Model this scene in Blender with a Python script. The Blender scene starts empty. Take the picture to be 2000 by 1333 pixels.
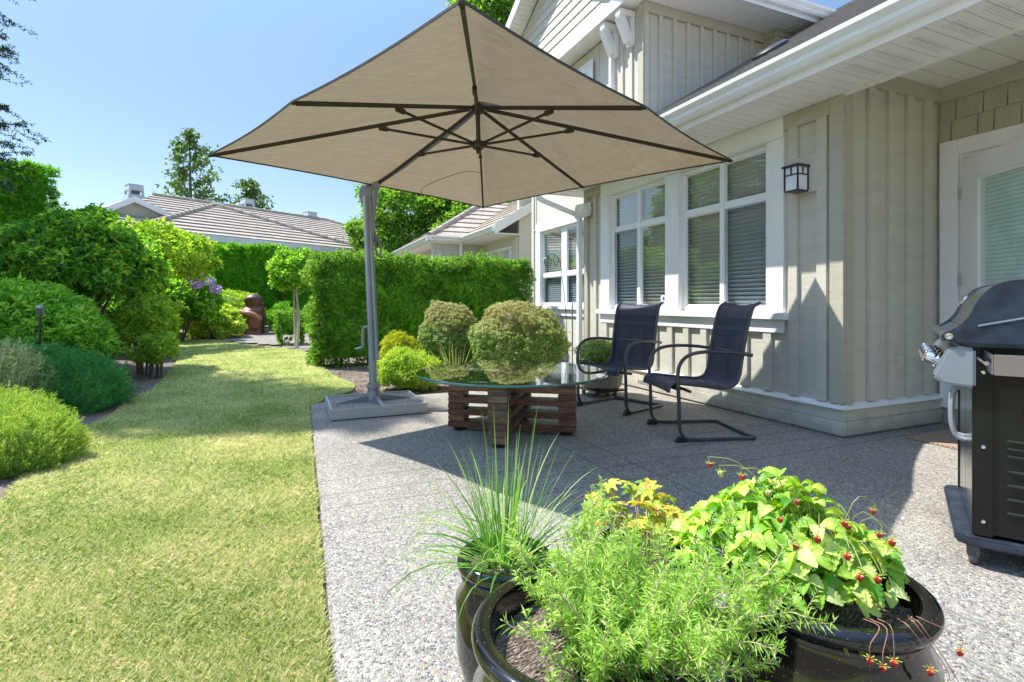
import bpy, math, random
import numpy as np
from mathutils import Vector, noise
rng = np.random.default_rng(7); random.seed(7)
SC = bpy.context.scene; COL = SC.collection; R = math.radians; PI = math.pi
# ------------------------------------------------------------ camera, sky, sun, exposure
YAW = R(23.33); S_, C_ = math.sin(YAW), math.cos(YAW); FL = 1020.0; H = 1.08; HZ = 592.0
cam = bpy.data.objects.new('camera', bpy.data.cameras.new('camera')); COL.objects.link(cam)
cam.location = (0, 0, H); cam.rotation_euler = (R(90), 0, -YAW)
cam.data.sensor_width = 36; cam.data.lens = FL/2000*36; cam.data.shift_y = -(666.5-HZ)/2000
cam.data.clip_start = .05; cam.data.clip_end = 2000
SC.camera = cam
SUNV = Vector((.478, -.40, -1)).normalized()          # the way the sunlight travels
w = bpy.data.worlds.new('World'); SC.world = w; w.use_nodes = True
sky = w.node_tree.nodes.new('ShaderNodeTexSky'); sky.sky_type = 'NISHITA'; sky.sun_disc = False
sky.sun_elevation = math.asin(-SUNV.z); sky.sun_rotation = math.atan2(-SUNV.x, -SUNV.y)
sky.air_density = 1.0; sky.dust_density = .1; sky.ozone_density = 3
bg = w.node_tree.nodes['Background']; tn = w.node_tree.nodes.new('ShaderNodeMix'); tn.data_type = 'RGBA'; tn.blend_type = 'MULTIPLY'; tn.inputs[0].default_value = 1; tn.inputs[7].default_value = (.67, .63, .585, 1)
wt = w.node_tree; wl = wt.links; wl.new(sky.outputs[0], tn.inputs[6])   # added multiplier by elevation: low sky dimmed, overhead sky raised for fill light
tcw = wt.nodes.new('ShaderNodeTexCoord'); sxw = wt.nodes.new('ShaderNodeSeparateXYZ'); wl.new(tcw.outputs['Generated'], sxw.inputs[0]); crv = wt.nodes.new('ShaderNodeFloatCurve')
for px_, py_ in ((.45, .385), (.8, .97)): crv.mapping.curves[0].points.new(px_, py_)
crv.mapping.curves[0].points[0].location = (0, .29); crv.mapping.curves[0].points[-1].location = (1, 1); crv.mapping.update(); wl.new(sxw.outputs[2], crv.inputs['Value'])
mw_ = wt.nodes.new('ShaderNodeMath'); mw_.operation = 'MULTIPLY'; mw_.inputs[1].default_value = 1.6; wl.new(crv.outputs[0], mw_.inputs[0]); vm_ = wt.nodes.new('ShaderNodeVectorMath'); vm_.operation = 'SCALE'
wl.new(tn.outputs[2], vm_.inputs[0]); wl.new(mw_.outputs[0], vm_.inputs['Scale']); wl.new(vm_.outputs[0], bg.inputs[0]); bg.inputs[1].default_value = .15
sl = bpy.data.lights.new('sun', 'SUN'); sl.energy = 2.0; sl.angle = R(.5); sl.color = (1, .97, .90)
so = bpy.data.objects.new('sun', sl); COL.objects.link(so); so.rotation_euler = SUNV.to_track_quat('-Z', 'Y').to_euler()
so.location = (-10, 8, 20)
SC.view_settings.view_transform = 'Standard'; SC.view_settings.look = 'None'; SC.view_settings.gamma = 1
SC.view_settings.exposure = 2.08
SC.render.engine = 'CYCLES'; SC.cycles.max_bounces = 8; SC.cycles.transparent_max_bounces = 16
# ------------------------------------------------------------ helpers
def W(lat, dep, z=0.0):                               # metres to the right of / in front of the viewpoint -> world
    return Vector((S_*dep+C_*lat, C_*dep-S_*lat, z))
def yx(px, X):                                        # world Y on the plane x = X
    l = (px-1000)/FL; d = X/(S_+C_*l); return C_*d-S_*l*d
OFF = {}
def tag(o, label=None, cat=None, group=None, kind=None):
    if label: o['label'] = label
    if cat: o['category'] = cat
    if group: o['group'] = group
    if kind: o['kind'] = kind
    return o
def thing(name, label, cat, loc=(0, 0, 0), group=None):
    o = bpy.data.objects.new(name, None); COL.objects.link(o); o.location = loc; o.empty_display_size = .2
    OFF[o.name] = Vector(loc); return tag(o, label, cat, group)
def mk(name, me, mat, parent=None):
    o = bpy.data.objects.new(name, me); COL.objects.link(o)
    if parent is not None:
        off = OFF[parent.name]; OFF[o.name] = off; o.parent = parent
        me.transform(__import__('mathutils').Matrix.Translation(-off))
    if mat is not None: me.materials.append(mat)
    return o
class MB:
    def __init__(s): s.v = []; s.f = []; s.sm = False
    def add(s, vs, fs):
        n = len(s.v); s.v += [tuple(v) for v in vs]; s.f += [tuple(i+n for i in f) for f in fs]; return s
    def box(s, x0, x1, y0, y1, z0, z1):
        return s.obox((( x0+x1)/2, (y0+y1)/2, (z0+z1)/2), (abs(x1-x0), abs(y1-y0), abs(z1-z0)))
    def obox(s, c, d, ax=(1, 0, 0), ay=(0, 1, 0), az=None):
        ax = Vector(ax).normalized(); ay = Vector(ay).normalized(); az = ax.cross(ay).normalized() if az is None else Vector(az)
        c = Vector(c); v = []
        for k in (-1, 1):
            for j in (-1, 1):
                for i in (-1, 1): v.append(c+ax*i*d[0]/2+ay*j*d[1]/2+az*k*d[2]/2)
        return s.add(v, [(0, 2, 3, 1), (4, 5, 7, 6), (0, 1, 5, 4), (2, 6, 7, 3), (0, 4, 6, 2), (1, 3, 7, 5)])
    def bar(s, a, b, w, h, up=(0, 0, 1)):
        a = Vector(a); b = Vector(b); d = (b-a); L = d.length; d.normalize()
        sd = d.cross(Vector(up)).normalized()
        return s.obox((a+b)/2, (L, w, h), d, sd)
    def tube(s, pts, r, n=8, closed=False, flat=1.0, cap=True):
        pts = [Vector(p) for p in pts]; m = len(pts); rs = r if hasattr(r, '__len__') else [r]*m
        v = []; pn = None
        for i, p in enumerate(pts):
            t = (pts[min(i+1, m-1)]-pts[max(i-1, 0)]).normalized()
            if pn is None:
                pn = Vector((0, 0, 1)) if abs(t.z) < .9 else Vector((1, 0, 0))
            u = (pn-t*pn.dot(t)).normalized(); b = t.cross(u); pn = u
            for k in range(n):
                a = 2*PI*k/n; v.append(p+u*math.cos(a)*rs[i]*flat+b*math.sin(a)*rs[i])
        f = []
        for i in range(m-1):
            for k in range(n):
                f.append((i*n+k, i*n+(k+1) % n, (i+1)*n+(k+1) % n, (i+1)*n+k))
        if cap: f.append(tuple(range(n-1, -1, -1))); f.append(tuple((m-1)*n+k for k in range(n)))
        s.sm = True; return s.add(v, f)
    def lathe(s, prof, c=(0, 0, 0), n=48, axis=None):
        v = []; f = []; c = Vector(c)
        if axis is None: ex, ey, ez = Vector((1, 0, 0)), Vector((0, 1, 0)), Vector((0, 0, 1))
        else:
            ez = Vector(axis).normalized(); ex = ez.orthogonal().normalized(); ey = ez.cross(ex)
        for (r, z) in prof:
            for k in range(n):
                a = 2*PI*k/n; v.append(c+ex*math.cos(a)*r+ey*math.sin(a)*r+ez*z)
        for i in range(len(prof)-1):
            for k in range(n): f.append((i*n+k, i*n+(k+1) % n, (i+1)*n+(k+1) % n, (i+1)*n+k))
        s.sm = True; return s.add(v, f)
    def prism(s, poly, ext):                            # polygon of 3D points extruded by a vector
        n = len(poly); e = Vector(ext); p = [Vector(q) for q in poly]
        return s.add(p+[q+e for q in p], [tuple(range(n-1, -1, -1)), tuple(range(n, 2*n))]+[(i, (i+1) % n, (i+1) % n+n, i+n) for i in range(n)])
    def build(s, name, mat, parent=None, bevel=0, smooth=None):
        me = bpy.data.meshes.new(name); me.from_pydata(s.v, [], s.f); me.update()
        o = mk(name, me, mat, parent)
        sm = s.sm if smooth is None else smooth
        if sm:
            for p in me.polygons: p.use_smooth = True
            try: me.set_sharp_from_angle(angle=R(40))
            except Exception: pass
        import bmesh
        bm = bmesh.new(); bm.from_mesh(me); bmesh.ops.recalc_face_normals(bm, faces=bm.faces)
        if bevel:
            es = [e for e in bm.edges if len(e.link_faces) == 2 and e.calc_face_angle(0) > .6]
            bmesh.ops.bevel(bm, geom=es, offset=bevel, segments=2, affect='EDGES', clamp_overlap=True)
        bm.to_mesh(me); bm.free()
        return o
def arrmesh(name, V, F, mat, parent=None, smooth=False):   # V (n,3), F (m,k) numpy, quick
    me = bpy.data.meshes.new(name); V = np.asarray(V, dtype=np.float32); F = np.asarray(F, dtype=np.int32); m, k = F.shape
    me.vertices.add(len(V)); me.vertices.foreach_set('co', V.ravel())
    me.loops.add(m*k); me.loops.foreach_set('vertex_index', F.ravel())
    me.polygons.add(m); me.polygons.foreach_set('loop_start', np.arange(0, m*k, k, dtype=np.int32))
    me.polygons.foreach_set('use_smooth', np.full(m, smooth)); me.update(calc_edges=True)
    return mk(name, me, mat, parent)
def smoothpath(pts, k=6):                                # Catmull-Rom
    P = [Vector(p) for p in pts]; P = [P[0]*2-P[1]]+P+[P[-1]*2-P[-2]]; out = []
    for i in range(1, len(P)-2):
        for j in range(k):
            t = j/k; a, b, c, d = P[i-1:i+3]
            out.append(.5*((2*b)+(c-a)*t+(2*a-5*b+4*c-d)*t*t+(3*b-a-3*c+d)*t**3))
    out.append(P[-2]); return out
# ------------------------------------------------------------ materials
def newmat(name):
    m = bpy.data.materials.new(name); m.use_nodes = True; nt = m.node_tree
    return m, nt, nt.nodes['Principled BSDF']
def nd(nt, t, **kw):
    n = nt.nodes.new('ShaderNode'+t)
    for k, v in kw.items(): setattr(n, k, v)
    return n
def ramp(nt, cols, fac, pos=None, interp='LINEAR'):
    r = nd(nt, 'ValToRGB'); e = r.color_ramp; e.interpolation = interp
    n = len(cols)
    while len(e.elements) < n: e.elements.new(.5)
    for i, c in enumerate(cols):
        e.elements[i].position = pos[i] if pos else i/max(1, n-1)
    for i, c in enumerate(cols): e.elements[i].color = (*c[:3], 1)
    nt.links.new(fac, r.inputs[0]); return r.outputs[0]
def pmat(name, col, rough=.6, metal=0, var=.12, scale=6, bump=0, bscale=60, stretch=(1, 1, 1), spec=.5, coat=0, col2=None, detail=6):
    m, nt, b = newmat(name); L = nt.links
    tc = nd(nt, 'TexCoord'); mp = nd(nt, 'Mapping'); mp.inputs['Scale'].default_value = stretch
    L.new(tc.outputs['Object'], mp.inputs[0])
    n = nd(nt, 'TexNoise'); n.inputs['Scale'].default_value = scale; n.inputs['Detail'].default_value = detail; n.inputs['Roughness'].default_value = .6
    L.new(mp.outputs[0], n.inputs['Vector'])
    c2 = col2 or tuple(min(1, x*(1+var)) for x in col); c1 = tuple(x*(1-var) for x in col) if not col2 else col
    L.new(ramp(nt, [c1, c2], n.outputs[0], [.3, .7]), b.inputs['Base Color'])
    b.inputs['Roughness'].default_value = rough; b.inputs['Metallic'].default_value = metal
    b.inputs['Specular IOR Level'].default_value = spec; b.inputs['Coat Weight'].default_value = coat
    if bump:
        n2 = nd(nt, 'TexNoise'); n2.inputs['Scale'].default_value = bscale; n2.inputs['Detail'].default_value = 4; L.new(mp.outputs[0], n2.inputs['Vector'])
        bp = nd(nt, 'Bump'); bp.inputs['Strength'].default_value = bump; bp.inputs['Distance'].default_value = .01
        L.new(n2.outputs[0], bp.inputs['Height']); L.new(bp.outputs[0], b.inputs['Normal'])
    return m
def leafmat(name, cols, transl=.35, rough=.45, tcol=None, big=3.0, spec=.4, pos=None, val=1.6):
    m, nt, b = newmat(name); L = nt.links
    g = nd(nt, 'NewGeometry'); tc = nd(nt, 'TexCoord')
    n = nd(nt, 'TexNoise'); n.inputs['Scale'].default_value = big; n.inputs['Detail'].default_value = 3; L.new(tc.outputs['Object'], n.inputs['Vector'])
    ma = nd(nt, 'Math', operation='MULTIPLY_ADD'); ma.inputs[1].default_value = 1.1; ma.inputs[2].default_value = -.55; L.new(n.outputs[0], ma.inputs[0])
    ad = nd(nt, 'Math', operation='ADD', use_clamp=True); L.new(ma.outputs[0], ad.inputs[0]); L.new(g.outputs['Random Per Island'], ad.inputs[1])
    c = ramp(nt, cols, ad.outputs[0], pos); L.new(c, b.inputs['Base Color']); b.inputs['Roughness'].default_value = rough
    b.inputs['Specular IOR Level'].default_value = spec
    t = nd(nt, 'BsdfTranslucent'); hs = nd(nt, 'HueSaturation'); hs.inputs['Value'].default_value = val; hs.inputs['Saturation'].default_value = 1.1; hs.inputs['Hue'].default_value = .49
    L.new(c, hs.inputs['Color']); L.new(hs.outputs[0], t.inputs[0])
    mx = nd(nt, 'MixShader'); mx.inputs[0].default_value = min(.55, transl*1.15)
    L.new(b.outputs[0], mx.inputs[1]); L.new(t.outputs[0], mx.inputs[2]); L.new(mx.outputs[0], nt.nodes['Material Output'].inputs[0])
    return m
def glassmat(name, tint, ior=1.5, rough=0.0, boost=1.0):     # thin pane: clear, with Fresnel reflection
    m, nt, b = newmat(name); L = nt.links; nt.nodes.remove(b)
    t = nd(nt, 'BsdfTransparent'); t.inputs[0].default_value = (*tint, 1)
    g = nd(nt, 'BsdfGlossy'); g.inputs['Roughness'].default_value = rough; g.inputs['Color'].default_value = (.97, 1, .98, 1)
    f = nd(nt, 'LayerWeight'); f.inputs[0].default_value = .5; r0 = ((ior-1)/(ior+1))**2
    pw = nd(nt, 'Math', operation='POWER'); pw.inputs[1].default_value = 4.2; L.new(f.outputs['Facing'], pw.inputs[0])
    mu = nd(nt, 'Math', operation='MULTIPLY_ADD', use_clamp=True); mu.inputs[1].default_value = (1-r0)*boost; mu.inputs[2].default_value = r0*boost; L.new(pw.outputs[0], mu.inputs[0])
    mx = nd(nt, 'MixShader'); L.new(mu.outputs[0], mx.inputs[0]); L.new(t.outputs[0], mx.inputs[1]); L.new(g.outputs[0], mx.inputs[2])
    L.new(mx.outputs[0], nt.nodes['Material Output'].inputs[0]); return m

M = {}
M['siding'] = pmat('siding_paint', (.57, .545, .46), .7, var=.07, scale=3, bump=.35, bscale=26, stretch=(1, 1, 5))
M['siding2'] = pmat('pale_panel_paint', (.63, .61, .53), .7, var=.05, scale=3, bump=.3, bscale=30, stretch=(1, 1, 4))
M['trimtaupe'] = pmat('taupe_trim_paint', (.47, .44, .34), .6, var=.06, scale=4, bump=.25, bscale=30, stretch=(1, 1, 4))
M['shingle'] = pmat('shingle_paint', (.46, .44, .33), .7, var=.1, scale=5, bump=.4, bscale=50, stretch=(4, 4, 1))
M['white'] = pmat('white_paint', (.86, .86, .84), .4, var=.05, scale=5, bump=.12, bscale=30, stretch=(1, 1, .35))
M['vinyl'] = pmat('white_vinyl', (.87, .88, .88), .3, var=.02, scale=3)
M['soffit'] = pmat('soffit_vinyl', (.86, .86, .82), .45, var=.04, scale=5)
M['gutter'] = pmat('gutter_metal', (.84, .86, .86), .3, var=.05, scale=3, coat=.2)
M['blind'] = pmat('blind_slat', (.92, .92, .89), .5, var=.02)
M['glass'] = glassmat('window_glass', (.99, 1, .995), 1.5, boost=1.6)
M['glassdk'] = glassmat('screened_glass', (.88, .92, .96), 1.5, rough=.03, boost=.5)
M['doorglass'] = glassmat('door_glass', (.93, .99, .97), 1.5, boost=.8)
def blindmat():
    m, nt, b = newmat('blind_slat'); b.inputs['Base Color'].default_value = (.93, .93, .91, 1); b.inputs['Roughness'].default_value = .4; t = nd(nt, 'BsdfTranslucent'); t.inputs[0].default_value = (.9, .92, .9, 1); mx = nd(nt, 'MixShader'); mx.inputs[0].default_value = .35
    nt.links.new(b.outputs[0], mx.inputs[1]); nt.links.new(t.outputs[0], mx.inputs[2]); nt.links.new(mx.outputs[0], nt.nodes['Material Output'].inputs[0]); return m
M['blind'] = blindmat()
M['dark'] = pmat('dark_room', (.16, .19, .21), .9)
M['black'] = pmat('black_metal', (.012, .012, .014), .35, coat=.3)
M['lampglass'] = pmat('lamp_glass', (.80, .84, .86), .35)
M['concrete'] = pmat('foundation_concrete', (.34, .32, .28), .9, bump=.4, bscale=80)
def asphalt(name, c, scale=160):
    m, nt, b = newmat(name); L = nt.links; tc = nd(nt, 'TexCoord')
    v = nd(nt, 'TexVoronoi'); v.inputs['Scale'].default_value = scale; L.new(tc.outputs['Object'], v.inputs['Vector'])
    n = nd(nt, 'TexNoise'); n.inputs['Scale'].default_value = 2.5; L.new(tc.outputs['Object'], n.inputs['Vector'])
    sp = nd(nt, 'SeparateColor'); L.new(v.outputs['Color'], sp.inputs[0])
    ad = nd(nt, 'Math', operation='ADD'); L.new(sp.outputs[0], ad.inputs[0]); L.new(n.outputs[0], ad.inputs[1])
    L.new(ramp(nt, [tuple(x*.6 for x in c), c, tuple(x*1.5 for x in c)], ad.outputs[0], [.5, 1.0, 1.5][:3] and [.35, .6, .95]), b.inputs['Base Color'])
    b.inputs['Roughness'].default_value = .9
    bp = nd(nt, 'Bump'); bp.inputs['Strength'].default_value = .5; bp.inputs['Distance'].default_value = .006; L.new(v.outputs[0], bp.inputs['Height']); L.new(bp.outputs[0], b.inputs['Normal'])
    return m
M['asphalt'] = asphalt('asphalt_shingle', (.20, .19, .18))
M['rooftile'] = pmat('concrete_roof_tile', (.42, .36, .30), .9, var=.2, scale=3.0, bump=.4, bscale=25, spec=.15)
M['leadgrey'] = pmat('grey_chimney_metal', (.42, .46, .50), .5, var=.08)
def aggregate():
    m, nt, b = newmat('exposed_aggregate'); L = nt.links; tc = nd(nt, 'TexCoord')
    n0 = nd(nt, 'TexNoise'); n0.inputs['Scale'].default_value = 30; L.new(tc.outputs['Object'], n0.inputs['Vector'])
    vm = nd(nt, 'VectorMath', operation='MULTIPLY_ADD'); vm.inputs[1].default_value = (.012, .012, .012)
    L.new(n0.outputs['Color'], vm.inputs[0]); L.new(tc.outputs['Object'], vm.inputs[2])
    v = nd(nt, 'TexVoronoi'); v.inputs['Scale'].default_value = 108; v.inputs['Randomness'].default_value = 1; L.new(vm.outputs[0], v.inputs['Vector'])
    e = nd(nt, 'TexVoronoi', feature='DISTANCE_TO_EDGE'); e.inputs['Scale'].default_value = 108; L.new(vm.outputs[0], e.inputs['Vector'])
    sp = nd(nt, 'SeparateColor'); L.new(v.outputs['Color'], sp.inputs[0])
    peb = ramp(nt, [(.13, .13, .13), (.30, .295, .27), (.46, .43, .37), (.34, .335, .32), (.60, .56, .48), (.20, .205, .21), (.44, .33, .24), (.70, .66, .58)], sp.outputs[0], [0, .14, .3, .46, .6, .74, .86, .95], 'CONSTANT')
    n1 = nd(nt, 'TexNoise'); n1.inputs['Scale'].default_value = .9; n1.inputs['Detail'].default_value = 5; L.new(tc.outputs['Object'], n1.inputs['Vector'])
    mo = ramp(nt, [(.30, .28, .25), (.44, .41, .36)], n1.outputs[0], [.35, .65])
    mk_ = nd(nt, 'MapRange'); mk_.inputs[1].default_value = .03; mk_.inputs[2].default_value = .13; L.new(e.outputs['Distance'], mk_.inputs[0])
    mx = nd(nt, 'Mix', data_type='RGBA'); L.new(mk_.outputs[0], mx.inputs[0]); L.new(mo, mx.inputs[6]); L.new(peb, mx.inputs[7])
    # tooled joints
    sx = nd(nt, 'SeparateXYZ'); nj = nd(nt, 'TexNoise'); nj.inputs['Scale'].default_value = 40; L.new(tc.outputs['Object'], nj.inputs['Vector'])
    L.new(vm.outputs[0], sx.inputs[0]); cur = None
    for ax, p in ((1, 2.62), (1, 2.87), (1, 3.07), (1, 3.32), (0, 1.88), (0, 2.12), (0, 3.95)):
        s1 = nd(nt, 'Math', operation='SUBTRACT'); L.new(sx.outputs[ax], s1.inputs[0]); s1.inputs[1].default_value = p
        a1 = nd(nt, 'Math', operation='ABSOLUTE'); L.new(s1.outputs[0], a1.inputs[0])
        if cur is None: cur = a1.outputs[0]
        else:
            mn = nd(nt, 'Math', operation='MINIMUM'); L.new(cur, mn.inputs[0]); L.new(a1.outputs[0], mn.inputs[1]); cur = mn.outputs[0]
    an = nd(nt, 'Math', operation='MULTIPLY_ADD'); an.inputs[1].default_value = .012; L.new(nj.outputs[0], an.inputs[0]); L.new(cur, an.inputs[2])
    jr = nd(nt, 'MapRange'); jr.inputs[1].default_value = .008; jr.inputs[2].default_value = .016; L.new(an.outputs[0], jr.inputs[0])
    m2 = nd(nt, 'Mix', data_type='RGBA'); L.new(jr.outputs[0], m2.inputs[0]); m2.inputs[6].default_value = (.19, .18, .165, 1); L.new(mx.outputs[2], m2.inputs[7])
    n4 = nd(nt, 'TexNoise'); n4.inputs['Scale'].default_value = .55; n4.inputs['Detail'].default_value = 7; n4.inputs['Roughness'].default_value = .65; L.new(tc.outputs['Object'], n4.inputs['Vector'])
    st_ = ramp(nt, [(.66, .645, .61), (.88, .87, .85), (.98, .965, .93)], n4.outputs[0], [.3, .5, .72]); m3 = nd(nt, 'Mix', data_type='RGBA', blend_type='MULTIPLY'); m3.inputs[0].default_value = 1; L.new(m2.outputs[2], m3.inputs[6]); L.new(st_, m3.inputs[7])
    L.new(m3.outputs[2], b.inputs['Base Color']); b.inputs['Roughness'].default_value = .75; b.inputs['Specular IOR Level'].default_value = .3
    h = nd(nt, 'Math', operation='MINIMUM'); L.new(e.outputs['Distance'], h.inputs[0]); h.inputs[1].default_value = .35
    h2 = nd(nt, 'Math', operation='MULTIPLY'); L.new(h.outputs[0], h2.inputs[0]); L.new(jr.outputs[0], h2.inputs[1])
    bp = nd(nt, 'Bump'); bp.inputs['Strength'].default_value = .8; bp.inputs['Distance'].default_value = .012; L.new(h2.outputs[0], bp.inputs['Height']); L.new(bp.outputs[0], b.inputs['Normal'])
    return m
M['aggregate'] = aggregate()
def mulch(name, cols, scale=55):
    m, nt, b = newmat(name); L = nt.links; tc = nd(nt, 'TexCoord'); mp = nd(nt, 'Mapping'); mp.inputs['Scale'].default_value = (1, 2.2, 1); L.new(tc.outputs['Object'], mp.inputs[0])
    v = nd(nt, 'TexVoronoi'); v.inputs['Scale'].default_value = scale; L.new(mp.outputs[0], v.inputs['Vector'])
    n = nd(nt, 'TexNoise'); n.inputs['Scale'].default_value = 3; n.inputs['Detail'].default_value = 8; L.new(tc.outputs['Object'], n.inputs['Vector'])
    sp = nd(nt, 'SeparateColor'); L.new(v.outputs['Color'], sp.inputs[0])
    ad = nd(nt, 'Math', operation='MULTIPLY_ADD'); ad.inputs[1].default_value = .5; L.new(sp.outputs[0], ad.inputs[0]); 
    hf = nd(nt, 'Math', operation='MULTIPLY'); hf.inputs[1].default_value = .5; L.new(n.outputs[0], hf.inputs[0]); L.new(hf.outputs[0], ad.inputs[2])
    L.new(ramp(nt, cols, ad.outputs[0], [.2, .5, .8]), b.inputs['Base Color']); b.inputs['Roughness'].default_value = .95
    bp = nd(nt, 'Bump'); bp.inputs['Strength'].default_value = .9; bp.inputs['Distance'].default_value = .02; L.new(v.outputs[0], bp.inputs['Height']); L.new(bp.outputs[0], b.inputs['Normal'])
    return m
M['mulch'] = mulch('bark_mulch', [(.10, .065, .05), (.24, .17, .13), (.42, .33, .27)])
M['potsoil'] = mulch('potting_soil', [(.07, .05, .04), (.22, .16, .125), (.46, .37, .30)], 110)
M['dirt'] = mulch('pale_soil', [(.22, .18, .14), (.38, .33, .27), (.52, .47, .40)], 70)
def turf():
    m, nt, b = newmat('turf_soil'); L = nt.links; tc = nd(nt, 'TexCoord')
    n = nd(nt, 'TexNoise'); n.inputs['Scale'].default_value = 1.6; n.inputs['Detail'].default_value = 10; n.inputs['Roughness'].default_value = .7; L.new(tc.outputs['Object'], n.inputs['Vector'])
    L.new(ramp(nt, [(.16, .24, .05), (.34, .38, .10), (.50, .48, .19)], n.outputs[0], [.3, .5, .7]), b.inputs['Base Color']); b.inputs['Roughness'].default_value = .9
    return m
M['turf'] = turf()
# leaves
lm = leafmat
M['yew'] = lm('yew_leaf', [(.06, .18, .025), (.15, .33, .05), (.42, .58, .13)], .45, pos=[0, .55, 1], big=6)
M['cedar'] = lm('cedar_leaf', [(.06, .21, .025), (.14, .38, .045), (.32, .56, .08)], .45)
M['maple'] = lm('viburnum_leaf', [(.06, .20, .03), (.15, .38, .045), (.48, .66, .10)], .45)
M['limeshrub'] = lm('lime_shrub_leaf', [(.11, .26, .03), (.30, .48, .06), (.58, .66, .12)], .45)
M['rhodo'] = lm('rhododendron_leaf', [(.07, .24, .025), (.20, .46, .045), (.50, .70, .13)], .4, rough=.35)
M['heath'] = lm('heather_green', [(.04, .19, .06), (.09, .33, .09), (.24, .50, .13)], .38)
M['heathy'] = lm('heather_lime', [(.14, .30, .04), (.32, .46, .08), (.55, .62, .17)], .35)
M['heathc'] = lm('heather_cream', [(.25, .32, .10), (.52, .55, .26), (.75, .72, .50)], .3)
M['berberis'] = lm('tipped_shrub_leaf', [(.10, .20, .04), (.26, .38, .12), (.52, .52, .28), (.62, .40, .32)], .3, pos=[0, .4, .75, 1])
M['gold'] = lm('golden_shrub_leaf', [(.20, .30, .03), (.42, .48, .05), (.65, .62, .10)], .35)
M['lime'] = lm('lime_leaf', [(.16, .34, .03), (.40, .56, .07), (.70, .76, .18)], .35)
M['spruce'] = lm('spruce_needle', [(.012, .04, .02), (.025, .075, .035), (.06, .13, .06)], .15)
M['birch'] = lm('birch_leaf', [(.05, .11, .03), (.10, .19, .05), (.22, .32, .10)], .35)
M['tree'] = lm('tree_leaf', [(.06, .16, .02), (.16, .33, .045), (.34, .52, .09)], .4)
M['blade'] = lm('lawn_blade', [(.17, .30, .06), (.38, .48, .14), (.65, .65, .32), (.84, .75, .51)], .37, big=1.5, pos=[0, .3, .65, 1], val=1.35)
M['chive'] = lm('chive_blade', [(.08, .24, .04), (.24, .46, .09), (.52, .66, .22)], .35)
M['iris'] = lm('strap_blade', [(.22, .34, .07), (.50, .56, .18), (.60, .58, .28)], .35)
M['rosem'] = lm('rosemary_needle', [(.18, .38, .05), (.40, .62, .11), (.70, .84, .32)], .42, big=6, val=1.35)
M['straw'] = lm('strawberry_leaf', [(.10, .30, .02), (.30, .54, .05), (.60, .74, .14), (.74, .82, .32)], .38, val=1.3, big=14, pos=[0, .35, .8, 1])
M['geran'] = lm('geranium_leaf', [(.24, .44, .05), (.52, .60, .08), (.72, .58, .10), (.70, .34, .08)], .34, val=1.25, big=4, pos=[0, .4, .85, 1])
M['purple'] = lm('hydrangea_petal', [(.38, .22, .52), (.55, .36, .68), (.72, .58, .80)], .3)
M['bark'] = pmat('bark', (.16, .13, .10), .9, var=.35, scale=12, bump=.6, bscale=40)
M['barklt'] = pmat('pale_bark', (.48, .44, .36), .85, var=.25, scale=12, bump=.5, bscale=40)
M['twig'] = pmat('rosemary_twig', (.42, .33, .20), .8, var=.2, scale=30)
# ------------------------------------------------------------ foliage tools
def unit(a): return a/np.maximum(np.linalg.norm(a, axis=1, keepdims=True), 1e-9)
def leafarr(P, D, L, Wd, fold=.35, droop=.15, flat=0.0):
    N = len(P); L = np.broadcast_to(L, (N,))[:, None]; Wd = np.broadcast_to(Wd, (N,))[:, None]
    r = unit(rng.normal(size=(N, 3)))
    if flat: r = unit(r*(1-flat)+np.cross(D, np.array([0, 0, 1.0]))*flat*3)
    S = unit(r-D*np.sum(r*D, 1, keepdims=True)); Nn = np.cross(S, D); Nn *= np.where(Nn[:, 2:3] < 0, -1, 1)
    V = np.empty((N, 4, 3)); V[:, 0] = P; V[:, 1] = P+D*L*.45+S*Wd/2+Nn*fold*Wd/2
    V[:, 2] = P+D*L-Nn*droop*L; V[:, 3] = P+D*L*.45-S*Wd/2+Nn*fold*Wd/2
    b = np.arange(N)[:, None]*4; F = np.concatenate([b+np.array([[0, 1, 2]]), b+np.array([[0, 2, 3]])], 1).reshape(-1, 3)
    return V.reshape(-1, 3), F
def leaves(name, P, D, L, Wd, mat, parent=None, **kw):
    V, F = leafarr(P, D, L, Wd, **kw); return arrmesh(name, V, F, mat, parent)
def sph(n): return unit(rng.normal(size=(n, 3)))
def crownpts(c, rad, nclump, cr, n, flatb=-.5, fill=.75, up=.35, spread=.7, lob=.14):
    c = np.array(c); rad = np.array(rad)
    m_ = int(nclump/(max(.2, (1-flatb)/2))); i_ = np.arange(m_)+.5; ph = i_*PI*(1+5**.5); z_ = 1-2*i_/m_; s_ = np.sqrt(1-z_*z_)
    d = unit(np.stack([np.cos(ph)*s_, np.sin(ph)*s_, z_], 1)+rng.normal(size=(m_, 3))*.35/math.sqrt(m_)*1.5); d = d[d[:, 2] > flatb]; k = len(d)
    o_ = rng.random(3)*6; rr = fill+(1-fill)*rng.random((k, 1)); rr = rr*(1+lob*(np.sin(d[:, 0]*4.3+o_[0])*np.sin(d[:, 1]*4.1+o_[1])+.6*np.sin(d[:, 2]*7+d[:, 0]*5+o_[2]))[:, None]); cc = c+d*rad*rr*(1-.25*cr/np.mean(rad)); cs = cr*(.65+.7*rng.random(k))
    ix = rng.integers(0, k, n); q = sph(n); out = unit(cc[ix]-c)
    q = unit(q+out*.55); P = cc[ix]+q*(cs[ix]*(.55+.45*rng.random(n)+(rng.random(n) < .05*(lob > .05))*.7*rng.random(n)))[:, None]*np.array([1, 1, .8])
    D = unit(q+rng.normal(size=(n, 3))*spread+np.array([0, 0, up])); return P, D
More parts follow.
